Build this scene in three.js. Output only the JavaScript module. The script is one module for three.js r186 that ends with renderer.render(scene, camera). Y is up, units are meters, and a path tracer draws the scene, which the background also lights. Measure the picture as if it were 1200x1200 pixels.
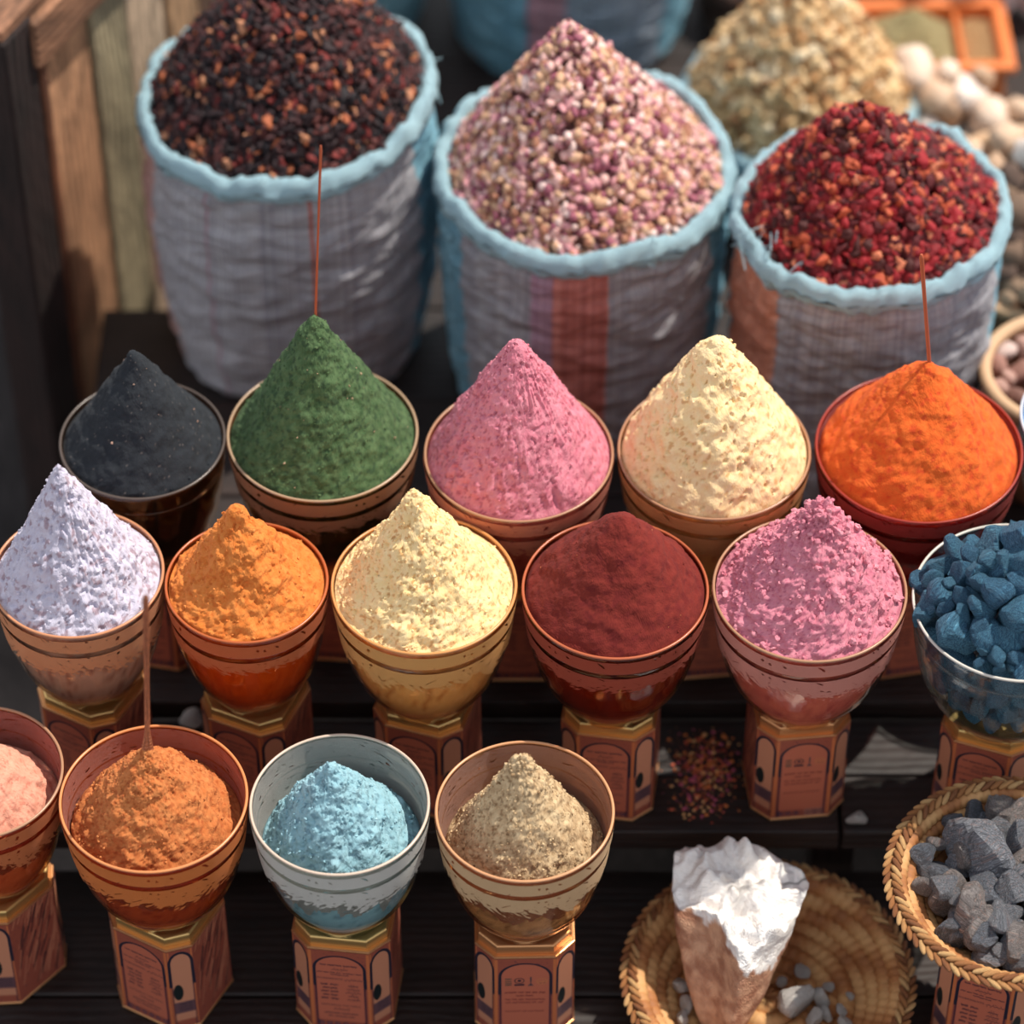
import * as THREE from 'three';
import { mergeGeometries, mergeVertices } from 'three/addons/utils/BufferGeometryUtils.js';
import { RoundedBoxGeometry } from 'three/addons/geometries/RoundedBoxGeometry.js';
import { createNoise3D } from 'simplex-noise';

// ---------------------------------------------------------------- camera, sky, sun, exposure
const scene = new THREE.Scene();
const FPX = 4200, PITCH = 47 * Math.PI / 180, CAMY = 2.953;
const camera = new THREE.PerspectiveCamera(2 * Math.atan(600 / FPX) * 180 / Math.PI, 1, 0.05, 60);
camera.position.set(0, CAMY, 0);
camera.rotation.set(-PITCH, 0, 0);
camera.focus = 3.06;
camera.userData.fStop = 2.2;
scene.add(camera);
const renderer = new THREE.WebGLRenderer();
renderer.toneMapping = THREE.LinearToneMapping;
renderer.toneMappingExposure = 1.0;
renderer.shadowMap.enabled = true;
const SUNDIR = new THREE.Vector3(0.42, 0.88, -0.27).normalize();
const sun = new THREE.DirectionalLight(new THREE.Color(1.0, 0.93, 0.82), 5.0);
sun.name = 'sun'; sun.position.copy(SUNDIR).multiplyScalar(6).add(new THREE.Vector3(0, 0.4, -2.2));
sun.target.position.set(0, 0.4, -2.2); sun.shadow.radius = 1; sun.castShadow = true;
Object.assign(sun.shadow.camera, { left: -1.6, right: 1.6, top: 1.6, bottom: -1.6, near: 0.5, far: 12 });
sun.shadow.mapSize.set(2048, 2048);
scene.add(sun, sun.target);
{ // a hazy bright sky: air only
  const W = 64, H = 32, d = new Float32Array(W * H * 4);
  for (let j = 0; j < H; j++) for (let i = 0; i < W; i++) {
    const e = Math.sin(((j + 0.5) / H - 0.5) * Math.PI), t = Math.max(0, e), o = (j * W + i) * 4;
    d[o] = 0.84 - 0.26 * t; d[o + 1] = 0.84 - 0.2 * t; d[o + 2] = 0.85 - 0.1 * t; d[o + 3] = 1;
  }
  const sky = new THREE.DataTexture(d, W, H, THREE.RGBAFormat, THREE.FloatType);
  sky.mapping = THREE.EquirectangularReflectionMapping; sky.magFilter = THREE.LinearFilter; sky.needsUpdate = true;
  scene.background = sky; scene.environment = sky;
}

// ---------------------------------------------------------------- helpers
function rngOf(seed) { let s = seed | 0; return () => { s = (s + 0x6d2b79f5) | 0; let t = Math.imul(s ^ (s >>> 15), 1 | s); t = (t + Math.imul(t ^ (t >>> 7), 61 | t)) ^ t; return ((t ^ (t >>> 14)) >>> 0) / 4294967296; }; }
const N3 = createNoise3D(rngOf(77));
const fbm = (x, y, z, o = 3) => { let a = 0.5, f = 1, s = 0; for (let i = 0; i < o; i++) { s += a * N3(x * f, y * f, z * f + i * 7.3); a *= 0.5; f *= 2.03; } return s; };
const clamp = (x, a, b) => Math.min(b, Math.max(a, x)), lerp = (a, b, t) => a + (b - a) * t;
const smooth = (a, b, x) => { const t = clamp((x - a) / (b - a), 0, 1); return t * t * (3 - 2 * t); };
const V = (x, y, z) => new THREE.Vector3(x, y, z);
const SP = Math.sin(PITCH), CP = Math.cos(PITCH);
function ray(u, v) { const a = (u - 600) / FPX, k = (600 - v) / FPX; return V(a, -SP + k * CP, -CP - k * SP); }  // a photo pixel as a direction at depth 1
const atY = (u, v, y) => { const r = ray(u, v), d = (y - CAMY) / r.y; return Object.assign(V(r.x * d, y, r.z * d), { d }); };
const atZ = (u, v, z) => { const r = ray(u, v), d = z / r.z; return Object.assign(V(r.x * d, CAMY + r.y * d, z), { d }); };
const atD = (u, v, d) => { const r = ray(u, v); return Object.assign(V(r.x * d, CAMY + r.y * d, r.z * d), { d }); };
const lin = (r, g, b) => new THREE.Color().setRGB(r / 255, g / 255, b / 255, THREE.SRGBColorSpace);
const used = new Map();
function numbered(n) { const k = used.get(n) || 0; used.set(n, k + 1); return k ? n + '_' + String(k).padStart(3, '0') : n; }
function cast(o) { o.castShadow = true; o.receiveShadow = true; return o; }
function thing(name, label, category, pos, turn = 0, group) {
  const o = new THREE.Group(); o.name = numbered(name); o.position.copy(pos); o.rotation.y = turn;
  o.userData = { label, category }; if (group) o.userData.group = group; scene.add(o); return o;
}
function part(name, geo, mat, parent, label) { const m = cast(new THREE.Mesh(geo, mat)); m.name = name; if (label) m.userData.label = label; parent.add(m); return m; }
function single(name, geo, mat, label, category, pos, group) {
  const m = cast(new THREE.Mesh(geo, mat)); m.name = numbered(name); if (pos) m.position.copy(pos);
  m.userData = { label, category }; if (group) m.userData.group = group; scene.add(m); return m;
}
function structure(name, geo, mat, pos, label) { const m = cast(new THREE.Mesh(geo, mat)); m.name = name; if (pos) m.position.copy(pos); m.userData = { kind: 'structure', label }; scene.add(m); return m; }
const std = (o) => new THREE.MeshStandardMaterial({ roughness: 0.9, ...o });
function noiseTex(size, fn, srgb) {
  const d = new Uint8Array(size * size * 4);
  for (let y = 0; y < size; y++) for (let x = 0; x < size; x++) { const c = fn(x / size, y / size), o = (y * size + x) * 4; for (let k = 0; k < 3; k++) d[o + k] = clamp((Array.isArray(c) ? c[k] : c) * 255, 0, 255); d[o + 3] = 255; }
  const t = new THREE.DataTexture(d, size, size); t.wrapS = t.wrapT = THREE.RepeatWrapping; t.magFilter = THREE.LinearFilter; if (srgb) t.colorSpace = THREE.SRGBColorSpace; t.needsUpdate = true; return t;
}
const torusNoise = (x, y, f, o = 3) => { const a = x * Math.PI * 2, b = y * Math.PI * 2, r = f / (Math.PI * 2); return fbm(Math.cos(a) * r + Math.cos(b) * r * 0.7, Math.sin(a) * r + Math.sin(b) * r * 0.9, Math.cos(b + 1) * r + Math.sin(a + 2) * r * 0.5, o); };
const GRAIN = noiseTex(256, (x, y) => 0.5 + 0.75 * torusNoise(x, y, 60, 3));
const rep = (t, r) => { const c = t.clone(); c.repeat.set(r, r); c.needsUpdate = true; return c; };
const GRAIN30 = rep(GRAIN, 14);
const canvasTex = (w, h, draw) => { const c = document.createElement('canvas'); c.width = w; c.height = h; draw(c.getContext('2d'), w, h); const t = new THREE.CanvasTexture(c); t.colorSpace = THREE.SRGBColorSpace; t.wrapS = t.wrapT = THREE.RepeatWrapping; return t; };
// grid surface: f(i/nu, j/nv) -> {p, uv?, c?}
function grid(nu, nv, f, closeU = false) {
  const pos = [], uv = [], col = [], idx = []; let hasC = false;
  for (let j = 0; j <= nv; j++) for (let i = 0; i <= nu; i++) {
    const r = f(closeU && i === nu ? 0 : i / nu, j / nv, i / nu); pos.push(r.p.x, r.p.y, r.p.z); uv.push(...(r.uv || [i / nu, j / nv])); if (r.c) { hasC = true; col.push(r.c.r, r.c.g, r.c.b); }
  }
  for (let j = 0; j < nv; j++) for (let i = 0; i < nu; i++) { const a = j * (nu + 1) + i, b = a + 1, c = a + nu + 1, d = c + 1; idx.push(a, b, d, a, d, c); }
  const g = new THREE.BufferGeometry(); g.setAttribute('position', new THREE.Float32BufferAttribute(pos, 3)); g.setAttribute('uv', new THREE.Float32BufferAttribute(uv, 2));
  if (hasC) g.setAttribute('color', new THREE.Float32BufferAttribute(col, 3)); g.setIndex(idx); g.computeVertexNormals();
  if (closeU) { const n = g.attributes.normal; for (let j = 0; j <= nv; j++) { const a = j * (nu + 1), b = a + nu, v = V(n.getX(a) + n.getX(b), n.getY(a) + n.getY(b), n.getZ(a) + n.getZ(b)).normalize(); n.setXYZ(a, v.x, v.y, v.z); n.setXYZ(b, v.x, v.y, v.z); } }
  return g;
}
const tube = (pts, r, seg = 24, rad = 8, closed = false) => new THREE.TubeGeometry(new THREE.CatmullRomCurve3(pts, closed), seg, r, rad, closed);
function box(w, h, d, r = 0.003) {
  const g = new RoundedBoxGeometry(w, h, d, 2, Math.min(r, w / 2.1, h / 2.1, d / 2.1)), p = g.attributes.position, uv = g.attributes.uv, ax = h > w && h > d ? 1 : w > d ? 0 : 2, o = (w * 37 + d * 91 + h * 13) % 1; // uv in metres: u along the longest side
  for (let i = 0; i < p.count; i++) { const q = [p.getX(i), p.getY(i), p.getZ(i)], a = q[ax], rest = q.filter((_, k) => k !== ax); uv.setXY(i, a * 1.1 + o, (rest[0] + rest[1]) * 2.6 + o * 3); }
  return g;
}
// broken stone: a fine icosphere clipped by random planes, slightly rough
function stoneGeo(seed, o = {}) {
  const { cuts = 10, rough = 0.035, detail = 4, sx = 1, sy = 1, sz = 1 } = o, rng = rngOf(seed);
  const planes = []; for (let i = 0; i < cuts; i++) { const n = V(rng() * 2 - 1, rng() * 2 - 1, rng() * 2 - 1).normalize(); planes.push([n, 0.44 + rng() * 0.34]); }
  const g = mergeVertices(new THREE.IcosahedronGeometry(1, detail).deleteAttribute('uv').deleteAttribute('normal'), 1e-5), p = g.attributes.position, v = V(0, 0, 0);
  for (let i = 0; i < p.count; i++) {
    v.fromBufferAttribute(p, i); let r = 1; const d = v.clone().normalize();
    for (const [n, h] of planes) { const k = d.dot(n); if (k > 0.01) r = Math.min(r, h / k); }
    r += rough * fbm(d.x * 3 + seed, d.y * 3, d.z * 3, 4); v.copy(d).multiplyScalar(r); p.setXYZ(i, v.x * sx, v.y * sy, v.z * sz);
  }
  const f = g.toNonIndexed(); f.computeVertexNormals(); return f;
}

// ---------------------------------------------------------------- ground, shelves
const SH1 = 0.29, SH2 = 0.382, SH3 = 0.398;
const woodMap = noiseTex(512, (x, y) => { const g = torusNoise(x, y, 9, 3) * 0.5 + Math.sin((y * 46 + 3 * torusNoise(x, y, 4, 2)) * Math.PI * 2) * 0.14 + torusNoise(x, y, 90, 2) * 0.3; const l = clamp(0.78 + g * 0.5, 0.25, 1); return [l, l * 0.95, l * 0.92]; }, true);
const woodBump = noiseTex(256, (x, y) => 0.5 + 0.35 * torusNoise(x, y, 24, 3) + 0.2 * Math.sin(y * 40 * Math.PI * 2 + 4 * torusNoise(x, y, 5)));
const wood = (r, g, b, rough = 0.85) => std({ color: lin(r, g, b), map: woodMap, bumpMap: woodBump, bumpScale: 0.0016, roughness: rough });
const dirtTex = noiseTex(512, (x, y) => { const n = 0.5 + torusNoise(x, y, 6, 4) * 0.5 + torusNoise(x, y, 70, 2) * 0.25, s = torusNoise(x + 0.3, y, 160, 1) > 0.43 ? 0.35 : 0; return [0.45 + n * 0.5 + s, 0.43 + n * 0.48 + s, 0.42 + n * 0.46 + s]; }, true);
structure('ground', new THREE.BoxGeometry(8, 0.1, 8), std({ color: lin(120, 112, 108), map: rep(dirtTex, 6), roughness: 0.95 }), V(0, -0.05, -3), 'grey dusty market ground');
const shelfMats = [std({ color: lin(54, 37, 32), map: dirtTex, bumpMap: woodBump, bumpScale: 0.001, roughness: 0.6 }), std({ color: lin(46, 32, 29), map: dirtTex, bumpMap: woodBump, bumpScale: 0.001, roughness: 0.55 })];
function shelf(label, y, z0, z1, planks, thick, x0 = -0.9, x1 = 0.9, leftOf = null) {
  const zm = (z0 + z1) / 2, o = thing('display_shelf', label, 'shelf', V(0, 0, zm));
  const dz = (z0 - z1) / planks;
  for (let i = 0; i < planks; i++) for (const [a, b] of [[leftOf ? leftOf(z0 - dz * (i + 1)) : x0, 0.297], [0.299, x1]]) {
    const m = part('plank', box(b - a - 0.001, thick, dz - 0.0025, 0.0025), shelfMats[i % 2], o); m.position.set((a + b) / 2, y - thick / 2 - (i % 2) * 0.0008, z0 - zm - dz * (i + 0.5));
  }
  for (const x of leftOf ? [-0.25, 0.3, x1 - 0.1] : [x0 + 0.1, -0.3, 0.3, x1 - 0.1]) { const h = y - thick - 0.002; const m = part('leg', box(0.04, h, 0.05), shelfMats[0], o); m.position.set(x, h / 2, z0 - zm - (z0 - z1) * 0.55); }
  return o;
}
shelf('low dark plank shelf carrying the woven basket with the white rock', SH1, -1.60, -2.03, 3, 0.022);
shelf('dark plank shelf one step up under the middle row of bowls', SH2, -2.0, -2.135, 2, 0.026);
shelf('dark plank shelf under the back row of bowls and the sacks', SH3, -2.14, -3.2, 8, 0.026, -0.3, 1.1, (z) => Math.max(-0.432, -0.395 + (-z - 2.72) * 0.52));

// ---------------------------------------------------------------- glass bowls
const PROF = [[0, 1], [0.025, 1], [0.15, 0.98], [0.172, 0.957], [0.2, 0.963], [0.3, 0.95], [0.45, 0.915], [0.6, 0.855], [0.72, 0.785], [0.82, 0.70], [0.9, 0.615], [0.96, 0.55], [1, 0.52]];
function profAt(s) { for (let i = 1; i < PROF.length; i++) if (s <= PROF[i][0]) { const a = PROF[i - 1], b = PROF[i]; return lerp(a[1], b[1], (s - a[0]) / (b[0] - a[0])); } return PROF[PROF.length - 1][1]; }
const WALL = 0.0024;
const glassMat = (r, g, b) => new THREE.MeshPhysicalMaterial({ color: new THREE.Color(r, g, b), transmission: 1, thickness: 0, roughness: 0.04, ior: 1.5 });
const AMBER = glassMat(0.92, 0.70, 0.52), AMBERL = glassMat(0.95, 0.83, 0.71), DUSTRIM = std({ color: lin(170, 126, 96), roughness: 0.3 }), CLEAR = glassMat(0.93, 0.95, 0.94), REDGLASS = glassMat(0.9, 0.5, 0.42);
const filmAlpha = [1, 2, 3].map((k) => noiseTex(256, (x, y) => { // y = 1 at the rim; ragged lower edge and rubbed holes
  const edge = 0.34 + 0.16 * torusNoise(x + k * 0.37, 0.2, 14, 4) * 1.6 + 0.1 * torusNoise(x + k * 0.1, 0.7, 50, 2), hole = torusNoise(x + k * 0.21, y, 26, 3);
  return y > edge && hole < 0.45 ? 1 : 0;
}));
const dustAlpha = [1, 2, 3].map((k) => noiseTex(512, (x, y) => {
  const edge = 0.45 + 0.3 * torusNoise(x + k * 0.37, 0.2, 10, 3) + 0.34 * torusNoise(x + k * 0.1, y * 0.1, 60, 4), hole = torusNoise(x * 2 + k * 0.21, y * 0.35, 24, 4);
  return y > edge && hole < 0.44 ? 1 : 0;
}));
function bowl(o) { // o: u, v, w (px), rimY, H, glass, label
  const c = atY(o.u, o.v, o.rimY), R = 0.985 * o.w * c.d / FPX / 2, H = o.H;
  const g = thing('glass_bowl', o.label, 'bowl', V(c.x, o.rimY - H, c.z), (o.u * 0.37) % 6.28, o.group);
  const pts = [], n = 40;
  for (let i = 0; i <= n; i++) { const s = i / n; pts.push(new THREE.Vector2(R * profAt(s), H * (1 - s))); }
  const out = [new THREE.Vector2(0.0001, 0.0), ...pts.slice().reverse()];
  const inn = []; for (let i = 0; i <= n; i++) { const s = i / n; if (H * (1 - s) > 0.006) inn.push(new THREE.Vector2(R * profAt(s) - WALL, H * (1 - s))); } inn.push(new THREE.Vector2(0.0001, 0.006));
  const gb = part('glass_body', new THREE.LatheGeometry([...out, ...inn], 96), o.glass, g);
  const rim = part('rim', new THREE.TorusGeometry(R - WALL / 2, 0.0013, 10, 120), o.rim ? std({ color: lin(...o.rim), roughness: 0.3 }) : DUSTRIM, gb); rim.rotation.x = Math.PI / 2; rim.position.y = H;
  const ridge = part('ridge', new THREE.TorusGeometry(R * 0.968, 0.0013, 8, 110), o.glass, gb); ridge.rotation.x = Math.PI / 2; ridge.position.y = H * 0.842;
  if (o.dust) { // powder caked on the outside of the band, with a ragged lower edge
    const low = o.dustLow ?? 0.42, dm = std({ color: lin(...o.dust), roughness: 1, alphaMap: dustAlpha[o.filmKind || 0], alphaTest: 0.5, side: THREE.DoubleSide, bumpMap: GRAIN30, bumpScale: 0.0004 });
    for (const [s0, s1, v0] of [[0.03, 0.15, 0.78], [0.205, 0.205 + low * 0.8, 0]]) { // the band above the groove, then the side below it
      const dg = grid(120, 8, (a, b, au) => { const th = a * Math.PI * 2, s = lerp(s1, s0, b), r = R * profAt(s) + 0.0006; return { p: V(Math.cos(th) * r, H * (1 - s), Math.sin(th) * r), uv: [au, v0 ? lerp(v0, 1, b) : b] }; }, true); dg.index.array.reverse(); dg.computeVertexNormals();
      part('caked_powder', dg, dm, g, 'powder caked on the outside of the glass');
    }
  }
  if (o.film) {
    const fg = grid(96, 12, (a, b, au) => { const th = a * Math.PI * 2, s = (1 - b) * 0.72 + 0.012, r = R * profAt(s) - WALL - 0.0005; return { p: V(Math.cos(th) * r, H * (1 - s), Math.sin(th) * r), uv: [au, b] }; }, true);
    const fm = new THREE.MeshPhysicalMaterial({ color: lin(...o.film), roughness: 1, transmission: 0.35, thickness: 0, alphaMap: filmAlpha[o.filmKind || 0], alphaTest: 0.5, side: THREE.DoubleSide, bumpMap: GRAIN30, bumpScale: 0.0005 });
    part('powder_film', fg, fm, g, 'powder clinging to the glass');
  }
  return { c, R, H, rimY: o.rimY, group: g, rin: (dy) => R * profAt(clamp(dy / H, 0, 1)) - WALL - 0.0009 };
}

// ---------------------------------------------------------------- powder heaps
const stuffOf = (m) => { m.userData.kind = 'stuff'; return m; };
const GRITGEO = [0, 1, 2].map((k) => { const g = mergeVertices(new THREE.IcosahedronGeometry(1, 1).deleteAttribute('uv').deleteAttribute('normal')), p = g.attributes.position, r = rngOf(k + 5); for (let i = 0; i < p.count; i++) { const s = 0.6 + r() * 0.6; p.setXYZ(i, p.getX(i) * s, p.getY(i) * s, p.getZ(i) * s); } const f = g.toNonIndexed(); f.computeVertexNormals(); return f; });
function heap(B, o) {
  const rng = rngOf(o.seed), base = o.base ?? -0.004, edgeR = B.rin(-base), depth = B.c.d;
  const top = (o.apexV === undefined ? o.apexH : 0), elev = Math.atan2(B.c.y - CAMY, -B.c.z) * -1;
  const H = o.apexV === undefined ? top : (B.v - o.apexV) * depth / FPX / Math.cos(elev), ax = ((o.apexU ?? B.u) - B.u) * depth / FPX;
  const rnd = o.tip ?? 0.06, pw = o.pow ?? 1.0, S = o.seed * 3.1;
  const prof = (t) => { const q = Math.sqrt(t * t + rnd * rnd) - rnd, m = Math.sqrt(1 + rnd * rnd) - rnd; return Math.pow(clamp(1 - q / m, 0, 1), pw); };
  const dispAt = (p, th, t) => {
    const x = p.x * 1000, y = p.y * 1000, z = p.z * 1000; let d = 0;
    const mask = smooth(0, 0.06, 1 - t) * 0.92 + 0.08;
    d += (o.a0 ?? 3) * fbm(x / 34 + S, y / 34, z / 34, 2) + 0.8 * (o.a1 ?? 1.2) * fbm(x / 10 + S, y / 10, z / 10, 4);
    if (o.a2) d += 0.6 * o.a2 * fbm(x / 3.2 + S, y / 3.2, z / 3.2, 3);
    if (o.streak) d += o.streak * fbm(Math.cos(th) * 5 + S, Math.sin(th) * 5, t * 2.6, 3) * (0.5 + 0.8 * N3(x / 40, y / 40, S)) * smooth(0.05, 0.5, t);
    let pit = 0; if (o.pit) { pit = smooth(o.pit[1], o.pit[1] + 0.12, fbm(x / o.pit[0] + S + 40, y / o.pit[0], z / o.pit[0], 3)); d -= o.pit[2] * pit; }
    if (o.jag) d += o.jag * smooth(0.5, 0.0, t) * (Math.abs(fbm(x / 12 + S, y / 12, z / 12, 3)) * 2.2 - 0.5);
    return { d: d * mask / 1000, pit };
  };
  const c0 = lin(...o.color), c1 = lin(...(o.color2 || o.color)), c2 = lin(...(o.spot || o.color)), tmp = new THREE.Color();
  const nr = o.nr || 120, ns = o.ns || 280;
  const surf = (a, t) => {
    const th = a * Math.PI * 2, r = t * edgeR, y = base + (H - base) * prof(t);
    const e = 0.004, sl = ((H - base) * (prof(Math.min(1, t + e)) - prof(Math.max(0, t - e)))) / ((Math.min(1, t + e) - Math.max(0, t - e)) * edgeR);
    const n = V(-sl * Math.cos(th), 1, -sl * Math.sin(th)).normalize();
    const p = V(Math.cos(th) * r + ax * (1 - t), y, Math.sin(th) * r), D = dispAt(p, th, t), q = p.clone().addScaledVector(n, D.d);
    const rr = Math.hypot(q.x, q.z), lim = B.rin(clamp(-q.y, 0, 1)); if (q.y < 0.008 && rr > lim) { q.x *= lim / rr; q.z *= lim / rr; }
    return { q, n, D, p };
  };
  const tintAt = (p) => {
    const x = p.x * 1000, y = p.y * 1000, z = p.z * 1000, m = clamp(0.5 + 0.9 * fbm(x / 12 + S, y / 12, z / 12 + 9, 3) + 0.28 * N3(x / 1.6, y / 1.6, z / 1.6 + S), 0, 1);
    tmp.copy(c0).lerp(c1, m * (o.mix ?? 0.6));
    if (o.spot) { const s = fbm(x / (o.spotF || 6) + S, y / (o.spotF || 6), z / (o.spotF || 6) + 33, 2), k = smooth(o.spotT ?? 0.22, (o.spotT ?? 0.22) + 0.06, s); tmp.lerp(c2, k * (o.spotA ?? 0.62)); }
    return tmp.clone();
  };
  const g1 = grid(ns, nr, (a, b) => { const s = surf(a, b * b * 0.25 + b * 0.75); return { p: s.q, uv: [s.p.x, s.p.z], c: tintAt(s.p) }; }, true);
  // the powder below the surface, filling the bowl
  const lowest = -(B.H - 0.0075);
  const g2 = grid(96, 14, (a, b) => { const th = a * Math.PI * 2, y = b < 0.93 ? lerp(base - 0.0002, lowest, b / 0.93) : lowest, r = b >= 0.999 ? 0.0001 : (b < 0.93 ? B.rin(-y) : B.rin(-lowest) * 0.5), p = V(Math.cos(th) * r, y, Math.sin(th) * r); return { p, uv: [th * 0.08, y], c: tintAt(p) }; }, true);
  const geo = mergeGeometries([g1, g2]);
  geo.index.array.reverse(); for (const n of [geo]) n.computeVertexNormals();
  const mat = std({ vertexColors: true, roughness: 1, bumpMap: GRAIN30, bumpScale: o.bump ?? 0.00045, side: THREE.DoubleSide });
  const m = single('spice_heap', geo, mat, o.label, 'spice heap', V(B.c.x, B.rimY, B.c.z));
  if (o.grit) {
    const [n, s0, s1] = o.grit, im = new THREE.InstancedMesh(GRITGEO[o.seed % 3], std({ roughness: 1 }), n); im.name = 'crumbs'; stuffOf(im); cast(im);
    const M = new THREE.Matrix4(), Q = new THREE.Quaternion(), E = new THREE.Euler();
    for (let i = 0; i < n; i++) {
      const t = Math.pow(rng(), 0.6) * 0.97, s = surf(rng(), t), k = lerp(s0, s1, Math.pow(rng(), 3)) / 1000; E.set(rng() * 6, rng() * 6, rng() * 6);
      M.compose(s.q.clone().addScaledVector(s.n, k * 0.25), Q.setFromEuler(E), V(k, k * (0.6 + rng() * 0.5), k)); im.setMatrixAt(i, M);
      im.setColorAt(i, tmp.copy(c0).lerp(rng() < 0.15 && o.gritColor ? lin(...o.gritColor) : c1, rng()).clone());
    }
    m.add(im);
  }
  return { surf, m, H, ax };
}

const FR = 0.56, MR = 0.648, BR = 0.661, TINTOP = 0.114 + 0.0012 + 0.012, TINK = 1.04; // rim heights; tins reach TINTOP above their shelf
const FH = FR - SH1 - TINTOP * TINK, MH = MR - SH2 - TINTOP, BH = BR - SH3 - TINTOP;
function row(list) {
  for (const o of list) { const B = bowl(o); B.u = o.u; B.v = o.v; o.B = B; if (o.heap) o.Hp = heap(B, { ...o.heap }); }
}
const back = [
  { rim: [84, 72, 66], u: 167, v: 515, w: 198, rimY: BR, H: BH, glass: AMBER, label: 'glass bowl of black powder beside the wooden crate', heap: { label: 'cone of black charcoal-coloured powder in a glass bowl', seed: 1, apexV: 415, pow: 1.08, color: [30, 34, 40], color2: [44, 48, 54], spot: [120, 110, 105], spotF: 5, spotT: 0.5, a0: 3, a1: 1.2, a2: 0.4, grit: [60, 0.4, 1.2], gritColor: [200, 160, 140] } },
  { rim: [170, 140, 112], u: 378, v: 507, w: 228, rimY: BR, H: BH, glass: AMBER, dust: [170, 120, 86], dustLow: 0.3, filmKind: 0, label: 'amber glass bowl of green powder in front of the dark flower sack', heap: { label: 'tall cone of dark green powder in an amber glass bowl', seed: 2, apexV: 374, apexU: 375, pow: 1.12, color: [54, 80, 46], color2: [92, 116, 76], mix: 0.8, spot: [30, 52, 32], spotF: 8, spotT: 0.2, a0: 3, a1: 2.2, a2: 0.9, grit: [420, 0.4, 1.4], gritColor: [205, 170, 140] } },
  { u: 608, v: 531, w: 226, rimY: BR, H: BH, glass: AMBERL, dust: [206, 128, 104], filmKind: 1, label: 'amber glass bowl of dusty pink powder below the striped sack', heap: { label: 'tall streaked cone of dusty pink powder in the back row', seed: 3, apexV: 402, apexU: 605, pow: 1.0, color: [206, 116, 134], color2: [224, 150, 162], spot: [150, 62, 84], spotF: 7, spotT: 0.24, a0: 2, a1: 1.6, a2: 0.9, streak: 5, pit: [9, 0.3, 1.8], grit: [300, 0.4, 1.3] } },
  { u: 837, v: 527, w: 230, rimY: BR, H: BH, glass: AMBERL, dust: [214, 150, 92], filmKind: 2, label: 'amber glass bowl of pale cream powder below the sack of red petals', heap: { label: 'rounded cone of pale cream powder in the back row', seed: 4, apexV: 400, apexU: 831, pow: 0.9, tip: 0.1, color: [244, 210, 152], color2: [250, 226, 182], spot: [196, 132, 70], spotF: 10, spotT: 0.33, a0: 5, a1: 1.8, a2: 0.4, pit: [13, 0.34, 3], grit: [140, 0.5, 1.8] } },
  { rim: [150, 50, 36], u: 1077, v: 525, w: 247, rimY: BR, H: BH, glass: REDGLASS, film: [176, 34, 26], dust: [150, 44, 34], dustLow: 0.25, filmKind: 0, label: 'wide red-stained glass bowl of bright orange powder', heap: { label: 'smooth cone of bright orange powder in a red bowl', seed: 5, apexV: 427, apexU: 1075, pow: 0.88, tip: 0.05, base: -0.008, color: [214, 86, 26], color2: [228, 114, 42], spot: [196, 60, 24], spotF: 12, spotT: 0.26, a0: 3.5, a1: 1.6, a2: 0.15, grit: [40, 0.4, 1.0], bump: 0.0005 } },
  { rim: [206, 214, 224], u: 1292, v: 490, w: 196, rimY: BR, H: BH, glass: CLEAR, label: 'glass bowl of sky blue powder past the bright orange one', heap: { label: 'low mound of sky blue powder past the bright orange cone', seed: 15, apexH: 0.03, pow: 1.0, color: [70, 130, 190], nr: 40, ns: 96 } },
];
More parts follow.
